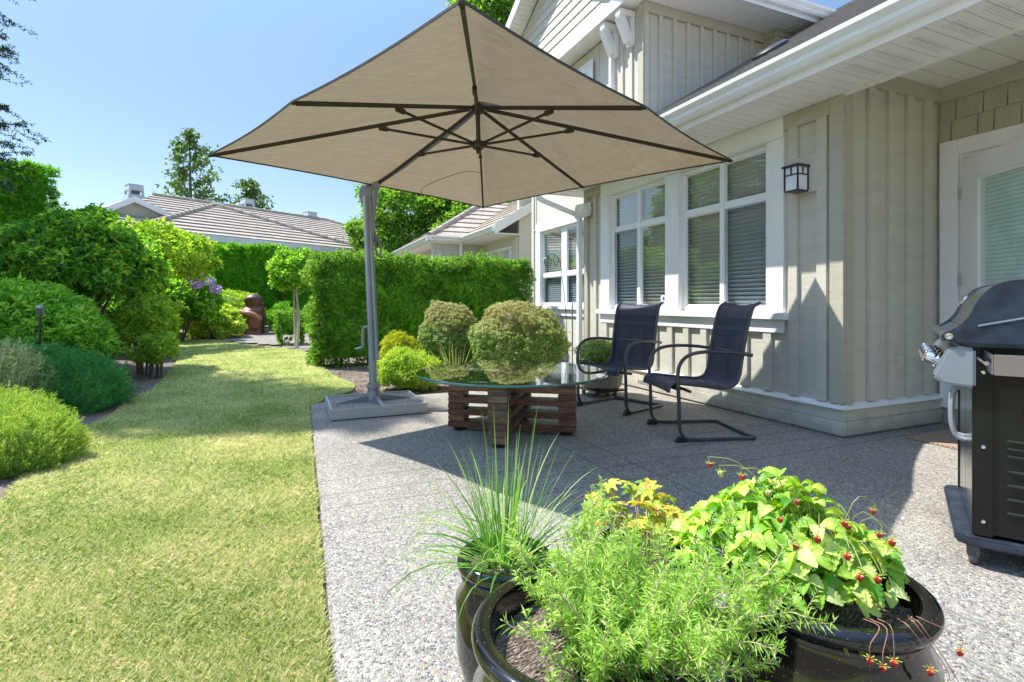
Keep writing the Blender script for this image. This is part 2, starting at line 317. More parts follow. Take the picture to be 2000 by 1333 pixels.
def core(name, c, rad, mat, parent, amp=.12, f=2.0, sub=4):
    import bmesh
    bm = bmesh.new(); bmesh.ops.create_icosphere(bm, subdivisions=sub, radius=1)
    for v in bm.verts:
        k = 1+amp*noise.noise(v.co*f+Vector(c)); v.co = Vector((v.co.x*rad[0]*k+c[0], v.co.y*rad[1]*k+c[1], v.co.z*rad[2]*k+c[2]))
    me = bpy.data.meshes.new(name); bm.to_mesh(me); bm.free(); return mk(name, me, mat, parent)
def clipbox(x0, x1, y0, y1, z0, z1, n, amp=.06, faces='xXyYZ'):     # points and normals on a box, lumpy
    ar = {'x': (y1-y0)*(z1-z0), 'X': (y1-y0)*(z1-z0), 'y': (x1-x0)*(z1-z0), 'Y': (x1-x0)*(z1-z0), 'Z': (x1-x0)*(y1-y0)}
    tot = sum(ar[f] for f in faces); Ps = []; Ns = []
    for f in faces:
        m = int(n*ar[f]/tot); u = rng.random((m, 3)); P = np.array([x0, y0, z0])+u*np.array([x1-x0, y1-y0, z1-z0]); N = np.zeros((m, 3))
        ax = 'xyz'.index(f.lower()); hi = f.isupper(); P[:, ax] = [[x0, x1], [y0, y1], [z0, z1]][ax][1 if hi else 0]; N[:, ax] = 1 if hi else -1
        Ps.append(P); Ns.append(N)
    P = np.concatenate(Ps); N = np.concatenate(Ns)
    q = P*3.1; lump = np.sin(q[:, 0]*1.7+np.sin(q[:, 2]*2.1))*np.sin(q[:, 1]*1.9+1)+np.sin(q[:, 2]*2.7+q[:, 0])*.7+np.sin(P[:, 0]*17+P[:, 2]*13)*.35
    P = P+N*(lump*amp*.5-rng.random(len(P))*amp*1.2)[:, None]; return P, N

def tufts(P, N, k, openg, ll, jit=.25):                 # little rosettes of k leaves about the direction N
    n = len(P); a = unit(np.cross(N, rng.normal(size=(n, 3)))); b = np.cross(N, a)
    th = (np.arange(k)/k*2*PI)[None, :]+rng.random((n, 1))*6.28+rng.normal(size=(n, k))*jit; o = openg*(.45+.75*rng.random((n, k)))
    D = N[:, None, :]*np.cos(o)[..., None]+(a[:, None, :]*np.cos(th)[..., None]+b[:, None, :]*np.sin(th)[..., None])*np.sin(o)[..., None]
    Pp = np.repeat(P[:, None, :], k, 1)+N[:, None, :]*(rng.random((n, k, 1))-.6)*ll*.7
    return Pp.reshape(-1, 3), unit(D.reshape(-1, 3))

def tipped():                                           # new growth on top of the clipped shrubs is pink
    m = leafmat('tipped_shrub_leaf', [(.08, .20, .03), (.20, .38, .07), (.44, .54, .18), (.62, .62, .38)], .35, pos=[0, .4, .75, 1]); nt = m.node_tree; L = nt.links; b = nt.nodes['Principled BSDF']; src = b.inputs['Base Color'].links[0].from_socket
    tc = nd(nt, 'TexCoord'); sx = nd(nt, 'SeparateXYZ'); L.new(tc.outputs['Object'], sx.inputs[0]); n = nd(nt, 'TexNoise'); n.inputs['Scale'].default_value = 9; L.new(tc.outputs['Object'], n.inputs['Vector'])
    a = nd(nt, 'Math', operation='MULTIPLY_ADD'); a.inputs[1].default_value = .5; L.new(n.outputs[0], a.inputs[0]); L.new(sx.outputs[2], a.inputs[2]); mr = nd(nt, 'MapRange'); mr.inputs[1].default_value = .80; mr.inputs[2].default_value = 1.2; mr.inputs[4].default_value = .8; L.new(a.outputs[0], mr.inputs[0])
    mx = nd(nt, 'Mix', data_type='RGBA'); L.new(mr.outputs[0], mx.inputs[0]); L.new(src, mx.inputs[6]); mx.inputs[7].default_value = (.60, .33, .27, 1); L.new(mx.outputs[2], b.inputs['Base Color'])
    return m
M['berberis'] = tipped()
# ------------------------------------------------------------ ground
XW = 4.06                                               # plane of the bay wall; recessed walls at 4.84 / 5.35
def hgt(x, y):                                          # planted beds rise gently to the left and to the back
    l = C_*x-S_*y; d = S_*x+C_*y
    a = max(0, (-l-1.15-.56*d))*.14; b = max(0, d-15.8)*.06
    return min(.75, a)+min(.5, b)-.02
bed_edge = [(-2.75, 2.8), (-3.3, 3.64), (-3.71, 4.35), (-3.76, 4.79), (-4.23, 5.8), (-4.58, 6.68), (-5.67, 8.74), (-7.16, 11.24), (-9.24, 14.49), (-9.69, 15.74), (-8.21, 14.69), (-6.56, 13.11), (-5.28, 12.24), (-4.69, 11.72), (-4.19, 10.8), (-3.37, 9.1), (-2.68, 7.81), (-2.13, 6.97), (-1.97, 6.4), (-2.1, 6.02), (-2.08, 5.48)]
lawn_poly = [W(q.x, q.y) for q in smoothpath([(a, b, 0) for a, b in bed_edge], 4)]
PX0 = [(.232, 5.86), (.195, 4.4), (.165, 3.0), (.125, 1.6), (.06, -.6), (.0, -5)]
lawn_poly += [Vector((x-.018, y, 0)) for x, y in PX0]+[Vector((-.0, -12, 0)), Vector((-9, -12, 0)), Vector((-8, -3, 0)), Vector((-6, 0, 0)), W(-3.6, 1.6), W(-3.2, 2.3)]
def inpoly(x, y, poly):
    x = np.asarray(x); y = np.asarray(y); r = np.zeros(x.shape, bool); n = len(poly)
    for i in range(n):
        a, b = poly[i], poly[(i+1) % n]
        with np.errstate(divide='ignore', invalid='ignore'):
            c = ((a.y > y) != (b.y > y)) & (x < (b.x-a.x)*(y-a.y)/((b.y-a.y) or 1e-9)+a.x)
        r ^= c
    return r
gx = np.concatenate([np.linspace(-220, -16, 14), np.arange(-15.5, 6, .35), np.linspace(7, 220, 14)]); gy = np.concatenate([np.linspace(-120, -4, 10), np.arange(-3.5, 26, .35), np.linspace(27, 320, 14)])
V = [(x, y, (hgt(x, y) if (x < 4.4) else -.02)+.03*noise.noise(Vector((x, y, 0))*.9)*(1 if hgt(x, y) > .02 else 0)) for y in gy for x in gx]; nx = len(gx)
F = [(j*nx+i, j*nx+i+1, (j+1)*nx+i+1, (j+1)*nx+i) for j in range(len(gy)-1) for i in range(nx-1)]
tag(arrmesh('ground', V, F, M['mulch'], smooth=True), 'bark mulch ground of the planting beds', kind='structure')
b = MB(); n = len(lawn_poly); b.prism([p+Vector((0, 0, .006)) for p in lawn_poly], (0, 0, -.05)); tag(b.build('lawn', M['turf']), 'sloping turf under the grass', kind='structure')
# pale soil bed behind the lawn
sp = [(-9.9, 15.2), (-7.9, 14.2), (-6.0, 13.0), (-5.0, 11.6), (-4.5, 11.2), (-3.2, 10.5), (-3.0, 12), (-4.5, 15.5), (-7, 19), (-12.5, 18.5), (-10.8, 15.5)]
us = [W(a, c) for a, c in [sp[i] for i in range(len(sp))]]; b = MB()
gxx = np.arange(-10, 6, .3); gyy = np.arange(8, 24, .3); XX, YY = np.meshgrid(gxx, gyy); ins = inpoly(XX, YY, us)
V = [(x, y, hgt(x, y)+.035) for y in gyy for x in gxx]; nx = len(gxx)
F = [(j*nx+i, j*nx+i+1, (j+1)*nx+i+1, (j+1)*nx+i) for j in range(len(gyy)-1) for i in range(nx-1) if ins[j, i]]
tag(arrmesh('soil_bed', V, F, M['dirt'], smooth=True), 'pale dry soil bed behind the lawn', kind='structure')
# patio slab of exposed aggregate with rounded back corner
pp = [Vector((x, y, 0)) for x, y in PX0[::-1]]
pp += [Vector((.30, 5.93, 0)), Vector((.40, 5.97, 0)), Vector((1.6, 6.02, 0)), Vector((2.9, 6.1, 0)), Vector((4.2, 6.1, 0)), Vector((4.2, 2.9, 0)), Vector((5.5, 2.9, 0)), Vector((5.5, -5, 0))]
b = MB(); b.prism([p+Vector((0, 0, -.10)) for p in pp], (0, 0, .112)); tag(b.build('patio', M['aggregate'], bevel=.01), 'grey exposed aggregate concrete patio', kind='structure')
GZ = .012
# ------------------------------------------------------------ lawn blades
def lawn():
    N = 640000; u = rng.random(N); dep = 1.15*np.exp(u*math.log(17/1.15))
    lat = -rng.random(N)*(dep*1.08+.1)+.0*dep
    X = S_*dep+C_*lat; Y = C_*dep-S_*lat
    k = inpoly(X, Y, lawn_poly); X, Y, dep = X[k], Y[k], dep[k]; n = len(X)
    clump = np.sin(X*9+np.sin(Y*7))*np.sin(Y*8.3+np.sin(X*6.1))
    P = np.stack([X, Y, np.full(n, .0)], 1)
    ang = .9*np.sin(X*2.3+1.7*np.sin(Y*1.9))+rng.normal(size=n)*2.6
    lean = .35+.6*rng.random(n)+.25*clump
    D = unit(np.stack([np.cos(ang)*lean, np.sin(ang)*lean, np.full(n, .75)], 1))
    L = (.018+.022*rng.random(n))*(1+.25*clump)*(1+dep*.03); Wd = .0012+.0011*dep*.55+.0008*rng.random(n)
    V, F = leafarr(P, D, L, Wd, fold=.2, droop=.25); return arrmesh('grass', V, F, M['blade'])
tag(lawn(), 'short dry yellow green lawn grass', 'grass', kind='stuff')
# ------------------------------------------------------------ roof courses
def courses(mb, poly, up, pitch=.33, lip=.025):
    poly = [Vector(p) for p in poly]; nrm = (poly[1]-poly[0]).cross(poly[2]-poly[0]).normalized()
    if nrm.z < 0: nrm = -nrm
    up = Vector(up); up = (up-nrm*up.dot(nrm)).normalized(); sv = [p.dot(up) for p in poly]; lo, hi = min(sv), max(sv)
    def clip(pl, v, sgn):
        out = []
        for i, p in enumerate(pl):
            q = pl[(i+1) % len(pl)]; a = (p.dot(up)-v)*sgn; c = (q.dot(up)-v)*sgn
            if a >= 0: out.append(p)
            if (a > 0 > c) or (a < 0 < c): out.append(p+(q-p)*(a/(a-c)))
        return out
    k = lo
    while k < hi-1e-3:
        pl = clip(clip(poly, k, 1), min(k+pitch, hi+.1), -1)
        if len(pl) >= 3:
            t = [p+nrm*(lip*(1-(p.dot(up)-k)/pitch)+.004) for p in pl]; n = len(t)
            mb.add(t+[p-nrm*.004 for p in pl], [tuple(range(n))]+[(i, (i+1) % n, (i+1) % n+n, i+n) for i in range(n)])
        k += pitch
# ------------------------------------------------------------ main house
def dirty():
    m = pmat('splashed_siding_paint', (.57, .545, .46), .75, var=.08, scale=4, bump=.35, bscale=26, stretch=(1, 1, 5)); nt = m.node_tree; L = nt.links; b = nt.nodes['Principled BSDF']; src = b.inputs['Base Color'].links[0].from_socket
    tc = nd(nt, 'TexCoord'); sx = nd(nt, 'SeparateXYZ'); L.new(tc.outputs['Object'], sx.inputs[0]); n = nd(nt, 'TexNoise'); n.inputs['Scale'].default_value = 7; n.inputs['Detail'].default_value = 9; L.new(tc.outputs['Object'], n.inputs['Vector'])
    a = nd(nt, 'Math', operation='MULTIPLY_ADD'); a.inputs[1].default_value = -.34; L.new(n.outputs[0], a.inputs[0]); L.new(sx.outputs[2], a.inputs[2]); mr = nd(nt, 'MapRange'); mr.inputs[1].default_value = -.15; mr.inputs[2].default_value = .0; mr.inputs[3].default_value = .55; mr.inputs[4].default_value = 0; L.new(a.outputs[0], mr.inputs[0])
    mx = nd(nt, 'Mix', data_type='RGBA'); L.new(mr.outputs[0], mx.inputs[0]); L.new(src, mx.inputs[6]); mx.inputs[7].default_value = (.27, .24, .18, 1); L.new(mx.outputs[2], b.inputs['Base Color']); return m
M['skirt'] = dirty()
house = thing('house', 'taupe board and batten house with white windows beside the patio', 'house', (4.5, 3, 0))
def wallx(mb, X, y0, y1, z0, z1, holes=(), th=.12, batt=True, off=0, sp=.265, bw=.09):
    ys = sorted({y0, y1, *[h[0] for h in holes], *[h[1] for h in holes]})
    for a, c in zip(ys, ys[1:]):
        hs = [h for h in holes if h[0] <= a+1e-6 and h[1] >= c-1e-6]
        if not hs: mb.box(X, X+th, a, c, z0, z1)
        else:
            h = hs[0]; mb.box(X, X+th, a, c, z0, h[2]); mb.box(X, X+th, a, c, h[3], z1)
    if batt:
        y = y0+off
        while y < y1-.02:
            e = min(y+bw, y1); hs = [h for h in holes if h[0]-.1 < e and h[1]+.1 > y]
            if not hs: mb.box(X-.028, X-.0005, y, e, z0+.028, z1-.001)
            else: mb.box(X-.028, X-.0005, y, e, z0+.028, hs[0][2]-.02)
            y += sp
win_h = (3.46, 6.03, .93, 2.6)
b = MB(); wallx(b, XW, 2.782, 6.65, .25, 2.73, [win_h], off=.108)
b.build('bay_wall', M['siding'], house, bevel=.003)
b = MB(); x = 4.36
b.box(4.181, 5.52, 2.782, 2.9, -.05, 2.99)
while x < 5.3: b.box(x, min(x+.09, 5.33), 2.750, 2.7815, .278, 2.9); x += .255
b.build('side_wall', M['siding'], house, bevel=.003)
b = MB(); b.box(4.026, 4.06, 2.744, 2.86, .277, 2.729); b.box(4.0605, 4.15, 2.744, 2.782, .277, 2.86); b.build('corner_trim', M['trimtaupe'], house, bevel=.003)
b = MB(); b.box(4.03, 4.0595, 6.56, 6.672, .277, 2.729); b.build('corner_trim', M['trimtaupe'], house, bevel=.003)
for q in ((2.862, 3.288), (6.222, 6.555)):
    b = MB(); b.box(4.029, 4.0595, q[0], q[1], 2.60, 2.728); b.build('frieze_board', M['trimtaupe'], house, bevel=.003)
for q in ((4.152, 5.33, 2.746, 2.7815), (5.318, 5.349, -3, 2.753)):
    b = MB(); b.box(*q, 2.85, 2.984); b.build('frieze_board', M['trimtaupe'], house, bevel=.003)
# skirting: two lapped boards with a sloping cap, concrete below
b = MB()
b.box(4.022, 4.0585, 2.742, 6.68, .142, .235); b.box(4.012, 4.058, 2.732, 6.69, .03, .140)
b.box(4.0595, 5.33, 2.744, 2.7805, .142, .235); b.box(4.0595, 5.33, 2.734, 2.780, .03, .140)
b.build('skirting', M['skirt'], house, bevel=.004)
b = MB(); b.prism([(4.0605, 2.735, .262), (4.0, 2.735, .236), (4.0, 2.735, .246), (4.0605, 2.735, .275)], (0, 3.96, 0))
b.prism([(4.01, 2.782, .262), (4.01, 2.722, .236), (4.01, 2.722, .246), (4.01, 2.782, .275)], (1.32, 0, 0)); b.build('skirting_cap', M['white'], house)
b = MB(); b.box(4.035, 4.2, 2.76, 6.65, -.1, .0295); b.box(4.2, 5.4, 2.76, 2.95, -.1, .0295); b.box(5.36, 5.5, -3, 2.75, -.1, .1); b.build('foundation', M['concrete'], house)
# far recessed wall with pale panels and upper storey
wd = (7.72, 9.78, .98, 2.60)
b = MB(); wallx(b, 4.84, 6.65, 10.1, -.05, 5.45, [wd], batt=False)
b.box(4.822, 4.8395, 6.7, 10.1, 2.60, 2.622)
for y in (6.9, 7.5, 9.9): b.box(4.825, 4.8395, y, y+.04, 2.63, 5.4)
b.box(4.18, 4.95, 6.53, 6.6495, .0, 2.72); b.box(4.85, 9, 10.0, 10.1, -.05, 5.45); b.build('recessed_wall', M['siding2'], house, bevel=.002)
b = MB(); b.box(4.815, 4.8395, 10.0, 10.11, 0, 5.4); b.build('corner_trim', M['siding2'], house, bevel=.003)
b = MB(); wallx(b, 4.78, 6.24, 6.95, 2.75, 5.47, off=.0, sp=.235, bw=.06)
x = 4.7798
while x < 7.1: b.box(x, x+.065, 6.200, 6.2395, 2.9, 5.33); x += .262
b.box(4.901, 7.17, 6.24, 6.34, 2.8, 5.47); b.build('upper_wall', M['siding'], house, bevel=.003)
b = MB(); b.box(4.745, 7.17, 6.190, 6.2395, 5.32, 5.468); b.box(4.746, 4.7795, 6.202, 6.33, 2.8, 5.3195); b.build('upper_trim', M['trimtaupe'], house, bevel=.003)
def shakes(mb, org, du, nrm, L, z0, z1, row=.17, clipf=None, wmin=.1, wmax=.24):
    org = Vector(org); du = Vector(du); nrm = Vector(nrm); z = z0
    while z < z1-.01:
        u = -random.random()*.1
        while u < L:
            wv = random.uniform(wmin, wmax); a, c = max(u, 0), min(u+wv-.010, L)
            top = min(z+row, z1)
            if c-a > .01 and (clipf is None or (clipf(a, top) and clipf(c, top))):
                p = [org+du*a, org+du*c]
                v = [p[0]+nrm*.022+Vector((0, 0, z)), p[1]+nrm*.022+Vector((0, 0, z)), p[1]+nrm*.006+Vector((0, 0, top)), p[0]+nrm*.006+Vector((0, 0, top))]
                mb.add(v+[q-nrm*(.02) for q in v], [(0, 1, 2, 3), (0, 4, 5, 1), (1, 5, 6, 2), (3, 7, 4, 0)])
            u += wv
        z += row
# wall with the door (plane x = 5.35)
b = MB(); b.box(5.35, 5.5, -3, 1.5, .1, 2.99); b.box(5.35, 5.5, 1.5, 2.7815, 2.4, 2.99); b.box(5.352, 5.5, 2.62, 2.7815, .0, 2.399); b.build('door_wall', M['shingle'], house)
b = MB(); shakes(b, (5.35, 2.755, 0), (0, -1, 0), (-1, 0, 0), 5.0, 2.50, 2.85, .175); b.build('shingle_siding', M['shingle'], house)
# upper shingled return and gable
b = MB(); b.box(7.17, 7.9, 6.0, 6.1, 3.5, 5.47); b.box(7.17, 7.2, 6.1, 6.24, 3.5, 5.47)
shakes(b, (7.17, 6.0, 0), (1, 0, 0), (0, -1, 0), .73, 4.5, 5.47); shakes(b, (7.17, 6.235, 0), (0, -1, 0), (-1, 0, 0), .235, 4.5, 5.47)
b.build('shingle_siding', M['shingle'], house)
GX = 4.50; ga = (5.64, 5.62); gp = (8.5, 7.42); gl = (11.0, 6.2)
def roofz(y): return ga[1]+(y-ga[0])*(gp[1]-ga[1])/(gp[0]-ga[0]) if y < gp[0] else gl[1]+(gl[0]-y)*(gp[1]-gl[1])/(gl[0]-gp[0])
gz = MB(); gz.prism([(GX+.02, 5.75, 5.5), (GX+.02, 10.4, 5.5), (GX+.02, 10.4, roofz(10.4)-.05), (GX+.02, 8.5, 7.3), (GX+.02, 5.75, roofz(5.75)-.08)], (.25, 0, 0))
shakes(gz, (GX+.018, 5.75, 0), (0, 1, 0), (-1, 0, 0), 4.65, 5.62, 7.3, .17, lambda u, z: z < roofz(5.75+u)-.1); gz.build('gable_wall', M['siding2'], house)
b = MB(); b.box(GX-.03, GX+.0, 5.72, 10.42, 5.44, 5.62); b.build('belt_board', M['white'], house, bevel=.004)
b = MB(); b.box(GX, 4.84, 5.75, 10.4, 5.475, 5.4995); b.box(4.84, 8.2, 5.64, 6.2, 5.475, 5.5)
x = 4.95
while x < 8.1: b.box(x, x+.008, 5.66, 6.2, 5.468, 5.4745); x += .1
b.build('upper_soffit', M['soffit'], house)
# gable roof slab, rake boards
def slab(mb, pts, t): mb.prism(pts, (0, 0, t))
b = MB(); GR = GX-.32
slab(b, [(GR, ga[0]-.05, ga[1]-.03), (9, ga[0]-.05, ga[1]-.03), (9, gp[0], gp[1]), (GR, gp[0], gp[1])], .10)
slab(b, [(GR, gp[0], gp[1]), (9, gp[0], gp[1]), (9, gl[0], gl[1]), (GR, gl[0], gl[1])], .10); b.build('upper_roof', M['asphalt'], house)
b = MB(); b.prism([(GR-.03, ga[0]-.05, ga[1]-.14), (GR-.03, gp[0], gp[1]-.12), (GR-.03, gp[0], gp[1]+.10), (GR-.03, ga[0]-.05, ga[1]+.07)], (.028, 0, 0))
b.prism([(GR-.03, gp[0], gp[1]-.12), (GR-.03, gl[0], gl[1]-.12), (GR-.03, gl[0], gl[1]+.10), (GR-.03, gp[0], gp[1]+.10)], (.028, 0, 0)); b.build('rake_board', M['white'], house)
b = MB()
for (y0, z0, y1, z1) in ((ga[0], ga[1], gp[0], gp[1]), (gp[0], gp[1], gl[0], gl[1])):
    k = 26
    for i in range(k):
        a, c = i/k, (i+.93)/k; p = lambda t, x: (x, y0+(y1-y0)*t, z0+(z1-z0)*t-.045)
        b.prism([p(a, GR), p(a, GX+.02), p(c, GX+.02), p(c, GR)], (0, 0, .008))
b.build('rake_soffit', M['soffit'], house)
gprof = [(0, 0), (-.06, 0), (-.085, .03), (-.088, .06), (-.125, .095), (-.13, .125), (-.118, .13), (-.118, .118), (0, .118)]
b = MB(); b.prism([(GR, ga[0]-.06+p[0], 5.5+p[1]) for p in gprof], (4.2, 0, 0)); b.box(GR, 8.38, 5.585, 5.60, 5.44, 5.62); b.build('upper_gutter', M['gutter'], house)
# eave brackets
def bracket(y):
    m = MB(); d = .13
    m.box(GX+.0, 4.775, y, y+d, 5.34, 5.43); m.box(4.70, 4.778, y, y+d, 4.93, 5.338); m.bar((GX+.035, y+d/2, 5.33), (4.70, y+d/2, 4.98), .12, .12); m.build('eave_bracket', M['white'], house, bevel=.008)
bracket(6.42); bracket(6.84)
# chimney chase
b = MB(); b.box(7.5, 8.6, 6.9, 7.9, 5.4, 8.2); shakes(b, (7.5, 6.9, 0), (1, 0, 0), (0, -1, 0), 1.1, 6.0, 8.2); shakes(b, (7.5, 7.9, 0), (0, -1, 0), (-1, 0, 0), 1.0, 6.0, 8.2); b.build('chimney', M['shingle'], house)
# lower roof, soffit, fascia, gutter
EZ = 2.90; SL = .61
def rz(x): return EZ+(x-3.42)*SL
b = MB(); k = MB()
courses(k, [(3.40, -3, rz(3.40)), (3.40, 6.235, rz(3.4)), (9.0, 6.235, rz(9)), (9.0, -3, rz(9))], (1, 0, .6), .14, .012)
courses(k, [(3.40, 6.236, rz(3.40)), (3.40, 7.08, rz(3.4)), (4.84, 7.08, rz(4.84)), (4.84, 6.236, rz(4.84))], (1, 0, .6), .14, .012)
k.prism([(3.42, -3, rz(3.42)-.02), (9, -3, rz(9)-.02), (9, -3, rz(9)-.1), (3.42, -3, rz(3.42)-.1)], (0, 9.2, 0))
k.prism([(3.42, 6.2, rz(3.42)-.02), (4.83, 6.2, rz(4.83)-.02), (4.83, 6.2, rz(4.83)-.1), (3.42, 6.2, rz(3.42)-.1)], (0, .88, 0)); k.build('roof', M['asphalt'], house)
b = MB(); b.box(3.452, 3.475, -3, 7.08, 2.715, 2.90); b.box(3.476, 4.83, 7.055, 7.08, 2.73, 2.95); b.build('fascia', M['white'], house)
def gutter(y0, y1, x, z):
    m = MB(); m.prism([(x+p[0], y0, z+p[1]) for p in gprof], (0, y1-y0, 0)); return m
gutter(-3, 7.1, 3.451, 2.775).build('gutter', M['gutter'], house)
b = MB(); y = -3.0
b.box(3.4755, 4.05, -3, 7.055, 2.742, 2.75)
while y < 7.0: b.box(3.476, 4.052, y, min(y+.094, 7.05), 2.7315, 2.7415); b.box(3.476, 4.052, min(y+.102, 7.05), min(y+.192, 7.05), 2.7315, 2.7415) ; y += .2
b.box(4.04, 4.075, -3, 2.755, 2.722, 2.731); b.box(4.062, 4.075, -3, 2.755, 2.731, 2.99); b.box(4.052, 4.84, 6.65, 7.055, 2.735, 2.745); b.build('soffit', M['soffit'], house)
b = MB(); y = -3.0; b.box(4.076, 5.36, -3, 2.78, 3.0, 3.01)
while y < 2.7: b.box(4.0765, 5.35, y, y+.186, 2.985, 2.9995); y += .2
b.build('porch_ceiling', M['soffit'], house)
# soffit vent holes as dark dots: perforated strips
b = MB(); y = -.85
while y < 2.4:
    for i in range(14):
        for j in range(5):
            b.box(3.60+i*.024, 3.606+i*.024, y+.02+j*.018, y+.026+j*.018, 2.7308, 2.7313)
    y += .2
b.build('soffit_vent', M['dark'], house)
# vent cap on the roof
b = MB(); vx, vy = 5.6, 4.75; zz = rz(vx); b.lathe([(0, .0), (.22, .0), (.22, .05), (.18, .075), (0, .085)], (vx, vy, zz), 24, axis=(-SL, 0, 1)); b.build('roof_vent', M['black'], house)
# downspout at the recess
b = MB(); pth = [(3.42, 6.98, 2.76), (3.42, 6.98, 2.66), (3.50, 6.95, 2.60), (3.98, 6.80, 2.40), (4.0, 6.74, 2.33)]
for a, c in zip(pth, pth[1:]): b.bar(a, c, .065, .075, up=(0, 1, .2))
b.bar((4.0, 6.74, 2.36), (4.0, 6.74, .1), .065, .075, up=(0, 1, 0)); b.build('downspout', M['gutter'], house, bevel=.006)
# windows ---------------------------------------------------
def blind(parent, X, y0, y1, z0, z1, tilt=24, sp=.042, w_=.050, cords=3):
    m = MB(); z = z0+.03; t = R(tilt)
    while z < z1-.03:
        dx = w_/2*math.cos(t); dz = w_/2*math.sin(t)
        m.prism([(X-dx, y0, z-dz), (X, y0, z+.003), (X+dx, y0, z+dz), (X+dx, y0, z+dz-.003), (X, y0, z), (X-dx, y0, z-dz-.003)], (0, y1-y0, 0)); z += sp
    m.box(X-.03, X+.03, y0, y1, z0, z0+.022); m.box(X-.03, X+.03, y0, y1, z1-.04, z1)
    for i in range(cords):
        y = y0+(y1-y0)*(i+.5)/cords; m.box(X-.029, X-.0275, y-.0015, y+.0015, z0, z1)
    return m.build('blind', M['blind'], parent)
def window(X, name, label, cols, rows, cz, zlo, zhi, dark=(), parent=house, fr=.035, rec=.05, ylo=None, yhi=None, tilt=-36, glass='glass', blinds=True):
    y0 = ylo if ylo is not None else cols[0][0]-fr; y1 = yhi if yhi is not None else cols[-1][1]+fr
    m = MB()
    zs = sorted({zlo, zhi, *[q for r_ in rows for q in r_]})
    ys = [y0]+[q for c in cols for q in c]+[y1]
    for i in range(0, len(ys), 2): m.box(X+rec-.02, X+rec+.03, ys[i], ys[i+1], zlo, zhi)
    for c in cols:
        zz = [zlo]+[q for r_ in rows for q in r_]+[zhi]
        for i in range(0, len(zz), 2): m.box(X+rec-.017, X+rec+.03, c[0], c[1], zz[i], zz[i+1])
        for r_ in rows:                                  # glazing bead step
            for a, bb, cc, dd in ((c[0], c[0]+.014, r_[0], r_[1]), (c[1]-.014, c[1], r_[0], r_[1]), (c[0]+.014, c[1]-.014, r_[0], r_[0]+.014), (c[0]+.014, c[1]-.014, r_[1]-.014, r_[1])):
                m.box(X+rec, X+rec+.02, a, bb, cc, dd)
    wn = m.build(name, M['vinyl'], parent, bevel=.003)
    if label: wn['label'] = label
    for i, c in enumerate(cols):
        for j, r_ in enumerate(rows):
            g = MB(); g.box(X+rec+.004, X+rec+.008, c[0]+.0135, c[1]-.0135, r_[0]+.0135, r_[1]-.0135)
            g.build('pane', M['glassdk' if (i, j) in dark else glass], wn)
            if (i, j) in dark:
                s = MB(); e = .012
                for a, bb, cc, dd in ((c[0]+.004, c[0]+.004+e, r_[0], r_[1]), (c[1]-.004-e, c[1]-.004, r_[0], r_[1]), (c[0]+.017, c[1]-.017, r_[0]+.002, r_[0]+.002+e), (c[0]+.017, c[1]-.017, r_[1]-.002-e, r_[1]-.002)):
                    s.box(X+rec-.014, X+rec-.004, a, bb, cc, dd)
                s.build('screen_frame', M['leadgrey'], wn)
    if blinds: blind(wn, X+.125+.0*rec, y0+.005, y1-.005, zlo+.02, zhi-.02, tilt)
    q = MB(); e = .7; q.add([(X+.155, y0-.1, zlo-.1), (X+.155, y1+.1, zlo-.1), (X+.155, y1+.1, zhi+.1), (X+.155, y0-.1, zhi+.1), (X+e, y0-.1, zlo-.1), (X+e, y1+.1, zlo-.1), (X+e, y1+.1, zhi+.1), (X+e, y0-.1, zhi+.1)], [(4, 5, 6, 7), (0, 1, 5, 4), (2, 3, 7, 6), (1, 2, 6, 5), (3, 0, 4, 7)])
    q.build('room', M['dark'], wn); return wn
rowsA = [(1.05, 2.035), (2.10, 2.50)]
w1 = window(XW, 'window', 'paired white window farther from the door', [(4.90, 5.405), (5.465, 5.97)], rowsA, 0, .995, 2.545, dark={(1, 0)})
w2 = window(XW, 'window', 'paired white window nearer to the door', [(3.51, 4.03), (4.09, 4.60)], rowsA, 0, .995, 2.545, dark={(0, 0)})
s = MB(); s.box(XW+.048, XW+.050, 4.93, 5.03, 1.07, 1.17); st = s.build('security_sticker', M['vinyl'], w1)
s = MB(); s.lathe([(0, 0), (.022, 0), (.022, .0015), (0, .0015)], (XW+.0478, 4.98, 1.13), 20, axis=(-1, 0, 0)); s.box(XW+.0462, XW+.0476, 4.955, 5.005, 1.085, 1.097)
s.build('emblem', pmat('sticker_blue', (.05, .08, .35), .5), w1)
b = MB(); X = XW                                         # casing boards
b.box(X-.03, X+.045, 3.29, 3.475, .995, 2.545); b.box(X-.03, X+.045, 6.005, 6.22, .995, 2.545); b.box(X-.03, X+.045, 4.635, 4.865, .995, 2.545)
b.box(X-.032, X+.045, 3.29, 6.22, 2.547, 2.7305); b.box(X-.045, X-.0325, 3.44, 6.05, 2.545, 2.557); b.build('window_casing', M['white'], house, bevel=.004)
b = MB(); b.box(X-.075, X+.06, 3.24, 6.27, .928, .993); b.build('window_sill', M['white'], house, bevel=.006)
b = MB(); b.box(X-.035, X-.0005, 3.29, 6.22, .81, .9265); b.build('sill_apron', M['white'], house, bevel=.004)
window(4.84, 'window', 'paired white window in the recessed wall behind the round shrubs', [(7.83, 8.68), (8.88, 9.67)], [(1.08, 1.60), (1.68, 2.50)], 0, 1.02, 2.545, dark={(0, 0), (1, 0)}, tilt=-32)
b = MB(); X = 4.84
b.box(X-.025, X+.045, 7.6, 7.795, 1.02, 2.545); b.box(X-.025, X+.045, 9.705, 9.90, 1.02, 2.545); b.box(X-.027, X+.045, 7.6, 9.90, 2.547, 2.72); b.build('window_casing', M['white'], house, bevel=.004)
